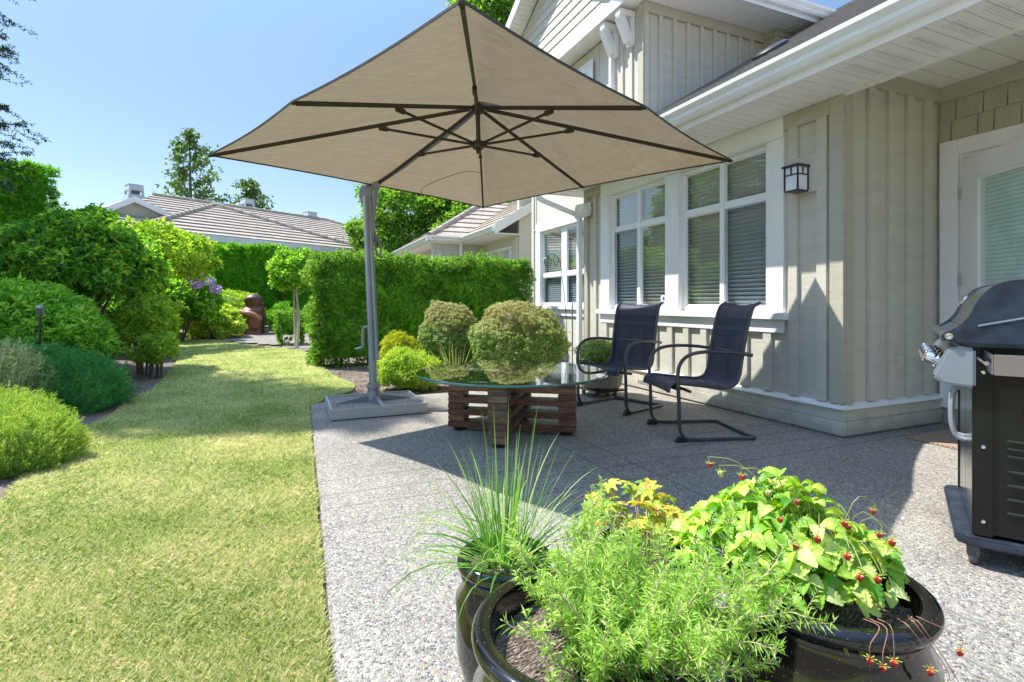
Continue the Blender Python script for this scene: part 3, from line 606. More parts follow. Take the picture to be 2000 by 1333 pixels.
b = MB(); b.box(X-.07, X+.05, 7.56, 9.94, .955, 1.018); b.box(X-.03, X-.0005, 7.6, 9.9, .83, .953); b.build('window_sill', M['white'], house, bevel=.005)
window(4.80, 'window', 'small white upper window under the shingled gable', [(7.85, 8.45)], [(3.6, 5.0)], 0, 3.5, 5.08, parent=house, rec=.0)
b = MB(); b.box(4.775, 4.795, 7.62, 7.81, 3.4, 5.25); b.box(4.775, 4.795, 8.49, 8.7, 3.4, 5.25); b.box(4.773, 4.795, 7.81, 8.49, 5.085, 5.25); b.box(4.70, 4.83, 6.951, 7.02, 2.7, 5.46); b.build('upper_window_casing', M['white'], house, bevel=.004)
# door ------------------------------------------------------
b = MB(); b.box(5.318, 5.36, 2.615, 2.754, .16, 2.495); b.box(5.3175, 5.36, 0.9, 2.614, 2.36, 2.4955)
b.box(5.335, 5.41, 2.575, 2.614, .10, 2.36); b.box(5.335, 5.41, 0.9, 2.574, 2.325, 2.3595); b.build('door_casing', M['white'], house, bevel=.004)
b = MB(); b.box(5.30, 5.5, 1.4, 2.614, .06, .10); b.build('threshold', M['leadgrey'], house)
dv = Vector((-.48, -.877, 0)).normalized(); dn = Vector((-dv.y, dv.x, 0)); dn = -dn if dn.x > 0 else dn
hp = Vector((5.345, 2.562, 0))
def dbox(m, u0, u1, z0, z1, t0, t1):
    p = hp+dv*(u0+u1)/2+dn*(t0+t1)/2; p.z = (z0+z1)/2; m.obox(p, (u1-u0, t1-t0, z1-z0), dv, dn, Vector((0, 0, 1)))
b = MB(); dbox(b, .0, .17, .11, 2.31, 0, .045); dbox(b, .17, .80, 2.12, 2.31, 0, .045); dbox(b, .17, .80, .11, .36, 0, .045); dbox(b, .80, .96, .11, 2.31, 0, .045)
for a in ((.17, .195, .36, 2.12), (.775, .80, .36, 2.12), (.195, .775, 2.095, 2.12), (.195, .775, .36, .385)): dbox(b, a[0], a[1], a[2], a[3], -.006, .054)
door = b.build('door', M['white'], house, bevel=.005)
b = MB(); dbox(b, .195, .775, .385, 2.095, .03, .034); b.build('pane', M['doorglass'], door)
b = MB(); z = .40
while z < 2.08: 
    dbox(b, .215, .765, z, z+.027, .0130, .0150); dbox(b, .215, .765, z+.0265, z+.031, .010, .0125); z += .0335
b.build('blind', pmat('door_blind', (.74, .80, .78), .5), door)
for z in (.45, 1.28, 2.02):
    b = MB(); b.tube([hp+dn*.055+Vector((0, 0, z-.05)), hp+dn*.055+Vector((0, 0, z+.05))], .008, 10); b.build('hinge', M['leadgrey'], door)
b = MB(); b.lathe([(0, 0), (.03, 0), (.03, .01), (.012, .012), (.012, .05), (.028, .055), (.03, .08), (0, .09)], hp+dv*.87+dn*.045+Vector((0, 0, 1.05)), 20, axis=dn); b.build('handle', M['leadgrey'], door)
b = MB(); b.box(5.9, 6.0, -1, 3, 0, 3); b.build('room', pmat('room_wall', (.35, .34, .30), .8), house)
# hose bib on the side wall
b = MB(); b.box(4.70, 4.745, 2.745, 2.781, .53, .65); b.box(4.69, 4.735, 2.72, 2.745, .565, .60); b.box(4.69, 4.735, 2.72, 2.745, .605, .64); tag(b.build('outlet_cover', M['siding']), 'small taupe outlet cover low on the shaded batten wall', 'outlet cover')
# low vent slots in skirting
b = MB()
for i in range(8): b.box(4.0095, 4.0115, 5.08+i*.035, 5.10+i*.035, .08, .125)
b.build('vent_slots', M['dark'], house)
# ------------------------------------------------------------ wall lantern
lan = thing('wall_lantern', 'black box wall lantern with white glass beside the window', 'wall lantern', (4.02, 3.05, 2.0))
ly = 3.11; lx = 3.965; z0, z1 = 2.03, 2.225
b = MB(); b.box(4.03, 4.0395, ly-.15, ly+.10, z0-.02, z1+.10); b.build('backplate', M['siding'], lan, bevel=.003)
b = MB(); h = .062
b.box(lx-h-.018, 4.03, ly-h-.018, ly+h+.018, z1, z1+.014); b.box(lx-h, lx+h, ly-h, ly+h, z0-.012, z0)
for sx in (-1, 1):
    for sy in (-1, 1): b.obox((lx+sx*h, ly+sy*h, (z0+z1)/2), (.011, .011, z1-z0))
for s in (-1, 1):
    zc = z0+(z1-z0)*.66
    b.obox((lx+s*h, ly, zc), (.008, 2*h-.012, .009)); b.obox((lx, ly+s*h, zc), (2*h-.012, .008, .009))
    b.obox((lx+s*h, ly, (zc+z1)/2), (.008, .009, z1-zc-.01)); b.obox((lx, ly+s*h, (zc+z1)/2), (.009, .008, z1-zc-.01))
b.box(4.022, 4.0295, ly-.03, ly+.03, z0+.02, z1-.005); b.box(lx+h+.006, 4.022, ly-.012, ly+.012, z0+.08, z0+.10); b.build('frame', M['black'], lan)
b = MB(); h -= .004; b.box(lx-h, lx+h, ly-h, ly+h, z0+.002, z1-.002); b.build('shade', M['lampglass'], lan)
# floodlight under the eave
fl = thing('flood_light', 'small cream floodlight box under the far end of the eave', 'floodlight', (4.0, 6.4, 2.4))
b = MB(); c = Vector((3.93, 6.52, 2.42)); b.obox(c, (.16, .20, .13), (1, .2, -.35), (-.2, 1, 0)); b.build('housing', M['soffit'], fl, bevel=.01)
b = MB(); b.obox(c+Vector((-.02, 0, -.072)), (.13, .16, .012), (1, .2, -.35), (-.2, 1, 0)); b.build('lens', M['lampglass'], fl)
b = MB(); b.tube([(4.05, 6.50, 2.50), (3.99, 6.51, 2.50), (3.95, 6.52, 2.44)], .016, 10); b.lathe([(0, 0), (.045, 0), (.045, .02), (0, .02)], (4.03, 6.50, 2.5), 20, axis=(-1, 0, 0)); b.build('mount', M['soffit'], fl)
# ------------------------------------------------------------ attached neighbour unit (beyond the yew hedge)
nb = thing('neighbour_house', 'neighbouring taupe house with grey tiled hip roof beyond the clipped yew hedge', 'house', (6, 13, 0))
k = MB(); NZ = 2.80; s_ = .61
courses(k, [(3.37, 13.2, NZ), (6.2, 16.03, NZ+s_*2.83), (6.2, 17.2, NZ+s_*2.83), (3.37, 20, NZ)], (1, 0, .6), .34, .03)
courses(k, [(3.37, 13.2, NZ), (9.0, 13.2, NZ), (6.2, 16.03, NZ+s_*2.83)], (0, 1, .6), .34, .03)
courses(k, [(4.27, 10.9, NZ), (4.27, 13.6, NZ), (7.3, 16.6, NZ+s_*3.03), (8.8, 16.6, NZ+s_*4.53), (8.8, 10.9, NZ+s_*4.53)], (1, 0, .6), .34, .03)
k.build('roof', M['rooftile'], nb)
b = MB()
for a, c in (((3.37, 13.2, NZ+.03), (6.2, 16.03, NZ+s_*2.83+.03)),):
    n = 12; A = Vector(a); D_ = (Vector(c)-A)/n
    for i in range(n): b.tube([A+D_*i, A+D_*(i+1.05)], [.085, .07], 8)
b.build('hip_tiles', M['rooftile'], nb, smooth=True)
b = MB(); b.box(3.5, 8, 13.35, 13.5, 0, 2.66); b.box(3.85, 3.95, 13.5, 20, 0, 2.66); b.box(4.85, 4.95, 11, 13.35, 0, 2.66); b.box(4.9, 8.8, 10.95, 11.05, 0, 5.1); b.build('wall', M['siding2'], nb)
b = MB()
for x in np.arange(3.55, 4.85, .22): b.box(x, x+.06, 13.33, 13.3495, 0, 2.5)
b.box(3.5, 4.85, 13.325, 13.3495, 2.5, 2.655); b.build('batten', M['siding'], nb)
b = MB(); b.box(3.42, 3.45, 13.2, 20, 2.64, 2.80); b.box(4.30, 4.33, 10.9, 13.2, 2.64, 2.80); b.box(3.45, 4.3, 13.22, 13.25, 2.64, 2.80); b.box(3.45, 4.9, 13.25, 13.35, 2.64, 2.66); b.box(3.45, 3.9, 13.35, 20, 2.64, 2.66); b.box(4.33, 4.9, 10.9, 13.2, 2.64, 2.66)
b.prism([(4.27, 10.86, 2.62), (8.8, 10.86, 2.62+s_*4.53), (8.8, 10.86, 2.86+s_*4.53), (4.27, 10.86, 2.86)], (0, .04, 0)); b.build('fascia', M['white'], nb)
b = MB()
for (x, y0, y1) in ((3.415, 13.08, 20), (4.295, 10.9, 13.1)):
    b.prism([(x+p[0], y0, 2.68+p[1]) for p in gprof], (0, y1-y0, 0))
b.prism([(3.30, 13.215+p[0], 2.68+p[1]) for p in gprof], (.98, 0, 0)); b.box(4.2, 4.27, 13.23, 13.3, 0, 2.7); b.build('gutter', M['gutter'], nb)
window(4.85, 'window', 'row window in the neighbouring house', [(11.3, 11.9), (11.96, 12.5), (12.56, 13.1)], [(1.3, 2.35)], 0, 1.24, 2.41, parent=nb, rec=-.03)
# ------------------------------------------------------------ far house with three chimneys
o3 = Vector((-3.13, 25.3, 0)); e1 = Vector((.86, .51, 0)).normalized(); e2 = Vector((-e1.y, e1.x, 0)); FZ = 3.71
far = thing('tiled_roof_house', 'long low house with brown tiled hip roof and grey chimneys far behind the garden', 'house', tuple(o3))
def Q(u, v, z): return o3+e1*u+e2*v+Vector((0, 0, z))
def fd(px, py, v):                                      # u,z on the vertical sheet v for a pixel (used once, to size the roof)
    l = (px-1000)/FL; a = (C_*l+S_); c = (C_-S_*l); r0 = o3+e2*v
    # point = t*(a,c): solve t*(a,c) = r0 + e1*u
    det = a*(-e1.y)-c*(-e1.x); t = (r0.x*(-e1.y)-r0.y*(-e1.x))/det; u = (a*r0.y-c*r0.x)/det
    return u, H+(HZ-py)/FL*t
ridge_v = 6.5
uL, zL = fd(298, 378, ridge_v); uM, zM = fd(605, 430, ridge_v); ZR = (zL+zM)/2
up_, zp_ = fd(412, 412, 3.1)
k = MB(); uR = 17.5
courses(k, [Q(-4.5, 0, FZ), Q(uR, 0, FZ), Q(uM+1.3, ridge_v, ZR), Q(uL, ridge_v, ZR)], e2*1+Vector((0, 0, .6)), .47, .055)
courses(k, [Q(uR, 0, FZ), Q(uR, 13, FZ), Q(uM+1.3, ridge_v, ZR)], -e1+Vector((0, 0, .6)), .47, .055)
sl2 = (ZR-FZ)/ridge_v
vf = -2.0; zf = FZ+.0
courses(k, [Q(up_-4.7, vf, zf-.02), Q(up_+5.2, vf, zf-.02), Q(up_, 2.7, zf+.02+4.7*sl2)], e2+Vector((0, 0, .6)), .47, .055)
courses(k, [Q(up_+5.2, vf, zf-.02), Q(up_+5.2, .6, zf-.02), Q(up_+.0, 5.2, zf+4.7*sl2), Q(up_, 2.7, zf+.02+4.7*sl2)], -e1+Vector((0, 0, .6)), .47, .055)
k.build('roof', M['rooftile'], far)
def hips(*segs):
    for a, c in segs:
        m = MB(); n = max(3, int((c-a).length/.4)); d = (c-a)/n
        for i in range(n): m.tube([a+d*i+Vector((0, 0, .05)), a+d*(i+1.06)+Vector((0, 0, .05))], [.12, .09], 8)
        m.build('hip_tiles', M['rooftile'], far)
zt = zf+.02+4.7*sl2
hips((Q(up_+5.2, vf, zf), Q(up_, 2.7, zt)), (Q(up_-4.7, vf, zf), Q(up_, 2.7, zt)), (Q(uL, ridge_v, ZR), Q(uM+1.3, ridge_v, ZR)), (Q(uR, 0, FZ), Q(uM+1.3, ridge_v, ZR)))
m = MB(); pw = [Q(-3.3, 1.2, -1), Q(uR-.7, .8, -1)]
m.prism([Q(-3.3, .8, 0), Q(uR-.6, .8, 0), Q(uR-.6, 9, 0), Q(-3.3, 9, 0)], (0, 0, FZ-.05)); m.prism([Q(up_-4, vf+.6, 0), Q(up_+4.5, vf+.6, 0), Q(up_+4.5, 1, 0), Q(up_-4, 1, 0)], (0, 0, FZ-.08)); m.build('wall', M['siding2'], far)
m = MB()
for u in np.arange(up_-3.9, up_+4.5, .3): m.prism([Q(u, vf+.58, 0), Q(u+.07, vf+.58, 0), Q(u+.07, vf+.6, 0), Q(u, vf+.6, 0)], (0, 0, FZ-.1))
m.build('batten', M['siding'], far)
m = MB(); m.prism([Q(up_+1.35, vf+.55, 2.0), Q(up_+2.5, vf+.55, 2.0), Q(up_+2.5, vf+.55, 3.45), Q(up_+1.35, vf+.55, 3.45)], e2*.05); fwn = m.build('window', M['white'], far)
m = MB(); m.prism([Q(up_+1.5, vf+.53, 2.1), Q(up_+2.35, vf+.53, 2.1), Q(up_+2.35, vf+.53, 3.3), Q(up_+1.5, vf+.53, 3.3)], e2*.01); m.build('pane', M['leadgrey'], fwn)
m = MB(); m.prism([Q(up_-4.7, vf-.03, FZ-.24), Q(up_+5.2, vf-.03, FZ-.24), Q(up_+5.2, vf-.03, FZ+.0), Q(up_-4.7, vf-.03, FZ+.0)], e2*.03)
m.prism([Q(up_+5.21, -.03, FZ-.24), Q(uR, -.03, FZ-.24), Q(uR, -.03, FZ), Q(up_+5.21, -.03, FZ)], e2*.03); m.prism([Q(up_-4.7, vf, FZ-.25), Q(up_+5.2, vf, FZ-.25), Q(up_+5.2, .9, FZ-.25), Q(up_-4.7, .9, FZ-.25)], (0, 0, .02)); m.build('gutter', M['gutter'], far)
def chim(px, py, v, s=.62):
    u, z = fd(px, py, v); m = MB(); c = Q(u, v, z)
    m.obox(c+Vector((0, 0, -1.6)), (s*.9, s*.9, 1.9), e1, e2); ch = m.build('chimney', M['leadgrey'], far)
    def fr(m, z0, z1, w0, w1): m.add([c+e1*x*w0+e2*y*w0+Vector((0, 0, z0*1.25)) for x, y in ((-1, -1), (1, -1), (1, 1), (-1, 1))]+[c+e1*x*w1+e2*y*w1+Vector((0, 0, z1*1.25)) for x, y in ((-1, -1), (1, -1), (1, 1), (-1, 1))], [(0, 1, 2, 3), (7, 6, 5, 4), (0, 4, 5, 1), (1, 5, 6, 2), (2, 6, 7, 3), (3, 7, 4, 0)])
    m = MB(); fr(m, -.66, -.58, s*.60, s*.60); fr(m, -.579, -.40, s*.56, s*.53); fr(m, -.24, -.03, s*.50, s*.47); fr(m, -.029, .0, s*.50, s*.50)
    for sx in (-1, 1):
        for sy in (-1, 1): m.obox(c+e1*sx*s*.44+e2*sy*s*.44+Vector((0, 0, -.40)), (.14*s, .14*s, .205), e1, e2)
    m.build('chimney_cap', pmat('cap_metal', (.50, .54, .58), .5), ch); m = MB(); m.obox(c+Vector((0, 0, -.40)), (s*.6, s*.6, .195), e1, e2); m.build('flue', M['dark'], ch)
chim(262, 362, 6.4, .62); chim(483, 390, 7.4, .58); chim(605, 415, 6.8, .66)
# gabled wing with white rake at the left of it
k = MB(); ux, zx = fd(258, 385, 2.5); ul, zl = fd(140, 430, 2.5); ur2, zr2 = fd(345, 425, 2.5)
g = thing('gabled_house', 'grey gabled house end with white rakes behind the shrubs at left', 'house', tuple(Q(ux, 2.5, 0)))
m = MB(); m.prism([Q(ul, 2.5, 0), Q(ur2, 2.5, 0), Q(ur2, 2.5, zr2-.15), Q(ux, 2.5, zx-.15), Q(ul, 2.5, zl-.15)], e2*3); m.build('wall', M['siding2'], g)
m = MB()
for (ua, za) in ((ul, zl), (ur2, zr2)):
    m.prism([Q(ua, 2.2, za-.25), Q(ux, 2.2, zx-.25), Q(ux, 2.2, zx), Q(ua, 2.2, za)], e2*.06)
m.build('rake_board', M['white'], g)
m = MB(); m.prism([Q(ul, 2.27, zl-.2), Q(ux, 2.27, zx-.2), Q(ux, 2.27, zx-.02), Q(ul, 2.27, zl-.02)], e2*4); m.prism([Q(ur2, 2.27, zr2-.2), Q(ux, 2.27, zx-.2), Q(ux, 2.27, zx-.02), Q(ur2, 2.27, zr2-.02)], e2*3.2); m.build('roof', M['rooftile'], g)
# ------------------------------------------------------------ parasol
M['post'] = pmat('painted_aluminium', (.30, .32, .335), .35, metal=.4, var=.06)
M['rib'] = pmat('bronze_rib', (.065, .055, .038), .45, metal=.3, var=.1)
def canopymat():
    m, nt, b = newmat('beige_canopy'); L = nt.links; tc = nd(nt, 'TexCoord'); mp = nd(nt, 'Mapping'); mp.inputs['Scale'].default_value = (1.2, 9, 6); mp.inputs['Rotation'].default_value = (0, 0, .3); L.new(tc.outputs['Object'], mp.inputs[0])
    n = nd(nt, 'TexNoise'); n.inputs['Scale'].default_value = 5; n.inputs['Detail'].default_value = 9; n.inputs['Roughness'].default_value = .75; L.new(mp.outputs[0], n.inputs['Vector'])
    c = ramp(nt, [(.155, .128, .082), (.225, .19, .126)], n.outputs[0], [.3, .7]); L.new(c, b.inputs['Base Color']); b.inputs['Roughness'].default_value = .9; b.inputs['Specular IOR Level'].default_value = .1
    t = nd(nt, 'BsdfTranslucent'); L.new(ramp(nt, [(.17, .136, .084), (.24, .194, .122)], n.outputs[0], [.3, .7]), t.inputs[0]); mx = nd(nt, 'MixShader'); mx.inputs[0].default_value = .5
    n2 = nd(nt, 'TexNoise'); n2.inputs['Scale'].default_value = 1.6; n2.inputs['Detail'].default_value = 3; n2.inputs['Distortion'].default_value = 1; L.new(tc.outputs['Object'], n2.inputs['Vector'])
    bp = nd(nt, 'Bump'); bp.inputs['Strength'].default_value = .6; bp.inputs['Distance'].default_value = .05; L.new(n2.outputs[0], bp.inputs['Height']); L.new(bp.outputs[0], b.inputs['Normal']); L.new(bp.outputs[0], t.inputs['Normal'])
    L.new(b.outputs[0], mx.inputs[1]); L.new(t.outputs[0], mx.inputs[2]); L.new(mx.outputs[0], nt.nodes['Material Output'].inputs[0]); return m
pb = W(-1.385, 5.23)
um = thing('cantilever_parasol', 'large square beige cantilever parasol open over the patio on a grey post', 'parasol', tuple(pb))
HC = W(-.29, 4.47); RZ = 2.325; PZ = 2.80
u1 = (W(-.036, .999)).normalized(); u2 = W(.999, .036).normalized()
dg = 2.26; cor = {'n': HC-u1*2.33, 'l': HC-u2*dg, 'f': HC+u1*2.31, 'r': HC+u2*2.21}
order = [cor['n'], (cor['n']+cor['r'])/2, cor['r'], (cor['r']+cor['f'])/2, cor['f'], (cor['f']+cor['l'])/2, cor['l'], (cor['l']+cor['n'])/2]
rim = []
for i, p in enumerate(order): rim.append(Vector((p.x, p.y, RZ+(.015 if i % 2 else -.0))))
peak = Vector((HC.x, HC.y, PZ))
V = []; F = []; NR = 14; NS = 10                       # eight gores, sagging a little between the ribs
for i in range(8):
    a, c = rim[i], rim[(i+1) % 8]; base = len(V)
    for r_ in range(NR+1):
        t = r_/NR
        for s in range(NS+1):
            q = s/NS; e = a.lerp(c, q); mid = (a+c)/2; ctr = peak; p = ctr.lerp(e, t)
            inw = (HC-mid); inw.z = 0; p = p+inw.normalized()*(.035*math.sin(PI*q)*t**3)
            p.z += -.018*math.sin(PI*q)*math.sin(PI*min(1, t*1.0))+.012*math.sin(PI*t)
            V.append(tuple(p))
    for r_ in range(NR):
        for s in range(NS):
            k0 = base+r_*(NS+1)+s; F.append((k0, k0+NS+1, k0+NS+2, k0+1))
can = arrmesh('canopy', V, F, canopymat(), um, smooth=True)
md = can.modifiers.new('weld', 'WELD'); md.merge_threshold = .002
b = MB(); hm = []
for i in range(8):
    k0 = i*(NR+1)*(NS+1)+NR*(NS+1); q = [Vector(V[k0+s])-Vector((0, 0, .004)) for s in range(NS+1)]
    for a, c in zip(q, q[1:]): b.bar(a, c, .005, .014)
b.build('hem', M['rib'], can)
for i in range(8):
    m = MB(); e = rim[i]+Vector((0, 0, -.012)); st = peak+Vector((0, 0, -.05)); d = (e-st)
    m.bar(st+d*.03, st+d*.985, .020, .030, up=(0, 0, 1)); m.bar(st+d*.985, st+d*1.0, .03, .02); rb = m.build('rib', M['rib'], um, bevel=.004)
    m = MB(); t = (.36 if i % 2 == 0 else .50); q = st+d*t+Vector((0, 0, -.03)); low = Vector((HC.x, HC.y, 2.43)); dd = (q-low); dd0 = dd.normalized()
    m.bar(low+dd0*.05, q, .015, .020); rs = m.build('strut', M['rib'], rb, bevel=.003)
    m = MB(); m.bar(q-dd0*.05+Vector((0, 0, .0)), q+dd0*.03, .034, .036); m.build('joint', M['rib'], rb, bevel=.005)
b = MB(); c = (HC.x, HC.y, 0)
b.lathe([(0, 2.40), (.045, 2.40), (.055, 2.42), (.055, 2.455), (.03, 2.47), (0, 2.47)], c, 24); b.build('runner', M['rib'], um)
b = MB(); b.lathe([(0, 2.36), (.018, 2.36), (.018, 2.70), (.055, 2.71), (.06, 2.74), (.05, 2.765), (0, 2.77)], c, 24); b.build('hub_rod', M['rib'], um)
top = W(-1.54, 5.53, 2.20); hd = W(-1.56, 5.55, 2.30)
b = MB()
ptop = top; pbv = Vector((pb.x, pb.y, .16)); n = 10; b.tube([pbv, ptop], .040, 20, flat=1.0); b.tube([pbv+Vector((.03, -.03, .35)), ptop+Vector((.03, -.03, 0))], .018, 8); b.build('post', M['post'], um)
b = MB(); b.tube([Vector((pb.x, pb.y, .10)), Vector((pb.x, pb.y, .18)), Vector((pb.x, pb.y, .21)), Vector((pb.x, pb.y, .28))], [.07, .065, .055, .058], 20); b.lathe([(.06, 0), (.068, .005), (.068, .03), (.06, .035)], (pb.x, pb.y, .225), 20)
for k in range(4):
    a = k*PI/2+.1; d = Vector((math.cos(a), math.sin(a), 0)); p0 = Vector((pb.x, pb.y, 0))
    pr = [p0+d*.04+Vector((0, 0, .0995)), p0+d*.37+Vector((0, 0, .0995)), p0+d*.37+Vector((0, 0, .108)), p0+d*.05+Vector((0, 0, .165))]; sd = Vector((-d.y, d.x, 0))*.04
    b.prism([q-sd/2 for q in pr], sd)
b.build('cross_foot', M['post'], um)
b = MB(); sd = u2
b.prism([ptop+Vector((0, 0, -.06))-sd*.05, ptop+sd*.05+Vector((0, 0, -.06)), ptop+sd*.075+Vector((0, 0, .02)), ptop+sd*.07+Vector((0, 0, .12)), ptop-sd*.06+Vector((0, 0, .13)), ptop-sd*.085+Vector((0, 0, .05))], u1*.07); b.build('post_head', M['post'], um, bevel=.012)
b = MB(); ar = [top+Vector((0, 0, .10))+u1*.03, top+W(-.03, .08, .32), W(-1.32, 5.42, 2.68), W(-.8, 4.95, 2.93), W(-.29, 4.47, 3.02)]
for a, c2 in zip(ar, ar[1:]): b.bar(a, c2, .055, .09)
b.bar(W(-.29, 4.47, 3.04), W(-.29, 4.47, 2.80), .05, .05, up=(1, 0, 0)); b.build('arm', M['post'], um, bevel=.006)
b = MB(); a0 = top+u2*.10+Vector((0, 0, .12))
sl_ = smoothpath([a0, a0+Vector((0, 0, -.25))-u2*.03, a0+Vector((0, 0, -.45))-u2*.035, a0+Vector((0, 0, -.56))+u2*.0], 4); b.tube(sl_, [.032]*6+[.026]*(len(sl_)-6), 12); b.lathe([(0, -.03), (.042, -.03), (.042, .03), (0, .03)], a0, 16, axis=u1)
b.tube(smoothpath([a0+Vector((0, 0, -.54)), a0+Vector((0, 0, -.66))-u2*.005, a0+Vector((0, 0, -.75))+u2*.03, a0+Vector((0, 0, -.66))+u2*.055, a0+Vector((0, 0, -.56))+u2*.01], 4), .011, 8); b.build('tilt_lever', M['post'], um)
b = MB(); k0 = pbv.lerp(ptop, .33); b.tube([k0, k0-u2*.075, k0-u2*.08, k0-u2*.085+Vector((0, 0, -.20)), k0-u2*.09+Vector((0, 0, -.21)), k0-u2*.16+Vector((0, 0, -.225))], .012, 10)
b.tube([k0-u2*.085+Vector((0, 0, -.02)), k0-u2*.085+Vector((0, 0, -.19))], .017, 10); b.build('crank', M['post'], um)
b = MB(); q0 = Vector((HC.x, HC.y, 2.39)); b.tube(smoothpath([peak.lerp(rim[4], .55)+Vector((0, 0, -.03)), W(-.5, 5.2, 2.38), W(-.95, 5.55, 2.30), W(-.9, 5.62, 2.18)], 6), .003, 5); b.build('pull_cord', M['rib'], um)
b = MB(); tx0, tx1, ty0, ty1 = .365, 1.245, 4.965, 5.74
b.box(tx0, tx1, ty0, ty0+.02, .02, .115); b.box(tx0, tx1, ty1-.02, ty1, .02, .115); b.box(tx0, tx0+.02, ty0+.0205, ty1-.0205, .02, .115); b.box(tx1-.02, tx1, ty0+.0205, ty1-.0205, .02, .115)
b.box(tx0+.0205, tx1-.0205, ty0+.0205, ty1-.0205, .02, .03)
for x in (tx0+.05, tx1-.05):
    for y in (ty0+.05, ty1-.05): b.box(x-.03, x+.03, y-.03, y+.03, GZ, .0195)
b.build('ballast_tray', pmat('tray_paint', (.50, .48, .44), .5, var=.08), um, bevel=.003)
b = MB(); b.box(tx0+.021, tx1-.021, ty0+.021, ty1-.021, .0305, .099); b.build('ballast_slab', M['aggregate'], um)
# ------------------------------------------------------------ table
tc_ = W(.0, 4.33)
tb = thing('patio_table', 'low round glass topped table on a crossed stacked timber base', 'table', tuple(tc_))
U = W(.98, -.2).normalized(); Vv = W(-.2, -.98).normalized()
def woodmat(name, c1, c2):
    m, nt, b = newmat(name); L = nt.links; tc = nd(nt, 'TexCoord'); mp = nd(nt, 'Mapping'); mp.inputs['Scale'].default_value = (4, 4, 30); L.new(tc.outputs['Object'], mp.inputs[0])
    n = nd(nt, 'TexNoise'); n.inputs['Scale'].default_value = 3; n.inputs['Detail'].default_value = 9; n.inputs['Distortion'].default_value = .6; L.new(mp.outputs[0], n.inputs['Vector'])
    g = nd(nt, 'NewGeometry'); ad = nd(nt, 'Math', operation='MULTIPLY_ADD'); ad.inputs[1].default_value = .35; L.new(g.outputs['Random Per Island'], ad.inputs[0]); L.new(n.outputs[0], ad.inputs[2])
    L.new(ramp(nt, [tuple(x*.5 for x in c1), c1, c2], ad.outputs[0], [.4, .65, .95]), b.inputs['Base Color']); b.inputs['Roughness'].default_value = .45
    bp = nd(nt, 'Bump'); bp.inputs['Strength'].default_value = .3; bp.inputs['Distance'].default_value = .004; L.new(n.outputs[0], bp.inputs['Height']); L.new(bp.outputs[0], b.inputs['Normal']); return m
M['redwood'] = woodmat('stained_timber', (.16, .055, .03), (.34, .14, .075))
M['oldwood'] = woodmat('weathered_timber', (.13, .075, .045), (.27, .17, .10))
lh = .0505; nl = 9; hw = .075; z0 = .045
mbs = {k: MB() for k in ('u', 'v', 'eu', 'ev')}
for k in range(nl):
    z = z0+lh*(k+.5); dz = lh-.0015
    j = lambda: random.uniform(-.004, .004)
    if k % 2 == 0:
        mbs['u'].obox(tc_+U*j()+Vector((0, 0, z)), (1.06+j(), hw*2, dz), U, Vv, Vector((0, 0, 1)))
        for s in (-1, 1): mbs['v'].obox(tc_+Vv*s*(.465+j()/2)+Vector((0, 0, z)), (.14, hw*2+j(), dz), Vv, U, Vector((0, 0, 1)))
    else:
        mbs['v'].obox(tc_+Vv*j()+Vector((0, 0, z)), (1.07+j(), hw*2, dz), Vv, U, Vector((0, 0, 1)))
        for s in (-1, 1): mbs['u'].obox(tc_+U*s*(.46+j()/2)+Vector((0, 0, z)), (.14, hw*2+j(), dz), U, Vv, Vector((0, 0, 1)))
mbs['u'].build('stacked_timbers', M['redwood'], tb, bevel=.005); mbs['v'].build('stacked_timbers', M['oldwood'], tb, bevel=.005)
for d in (U, -U, Vv, -Vv):
    m = MB(); m.lathe([(0, 0), (.045, 0), (.05, .015), (.05, z0-GZ-.001), (0, z0-GZ-.001)], tc_+d*.45+Vector((0, 0, GZ)), 16); m.build('foot', M['black'], tb)
gm, nt, bb = newmat('table_glass'); bb.inputs['Transmission Weight'].default_value = 1; bb.inputs['IOR'].default_value = 1.5; bb.inputs['Roughness'].default_value = 0; bb.inputs['Base Color'].default_value = (.80, .95, .88, 1)
M['tglass'] = glassmat('clear_table_glass', (.62, .84, .74), 1.55, boost=1.0)
zt_ = z0+lh*nl+.006; Rg = .785
b = MB(); b.lathe([(0, .0), (Rg-.012, .0)], tc_+Vector((0, 0, zt_+.012)), 96); b.build('glass_top', M['tglass'], tb, smooth=False)
b = MB(); b.lathe([(Rg-.012, .012), (Rg-.003, .010), (Rg, .005), (Rg, -.001), (Rg-.004, -.006), (Rg-.012, -.008)], tc_+Vector((0, 0, zt_)), 96); b.build('glass_rim', pmat('green_glass_edge', (.03, .16, .11), .08, coat=1, spec=.9), tb, smooth=True)
for d in (U, -U, Vv, -Vv):
    m = MB(); m.lathe([(0, 0), (.014, 0), (.014, .0165), (0, .0165)], tc_+d*.45+Vector((0, 0, zt_-.006)), 12); m.build('bumper', M['black'], tb)
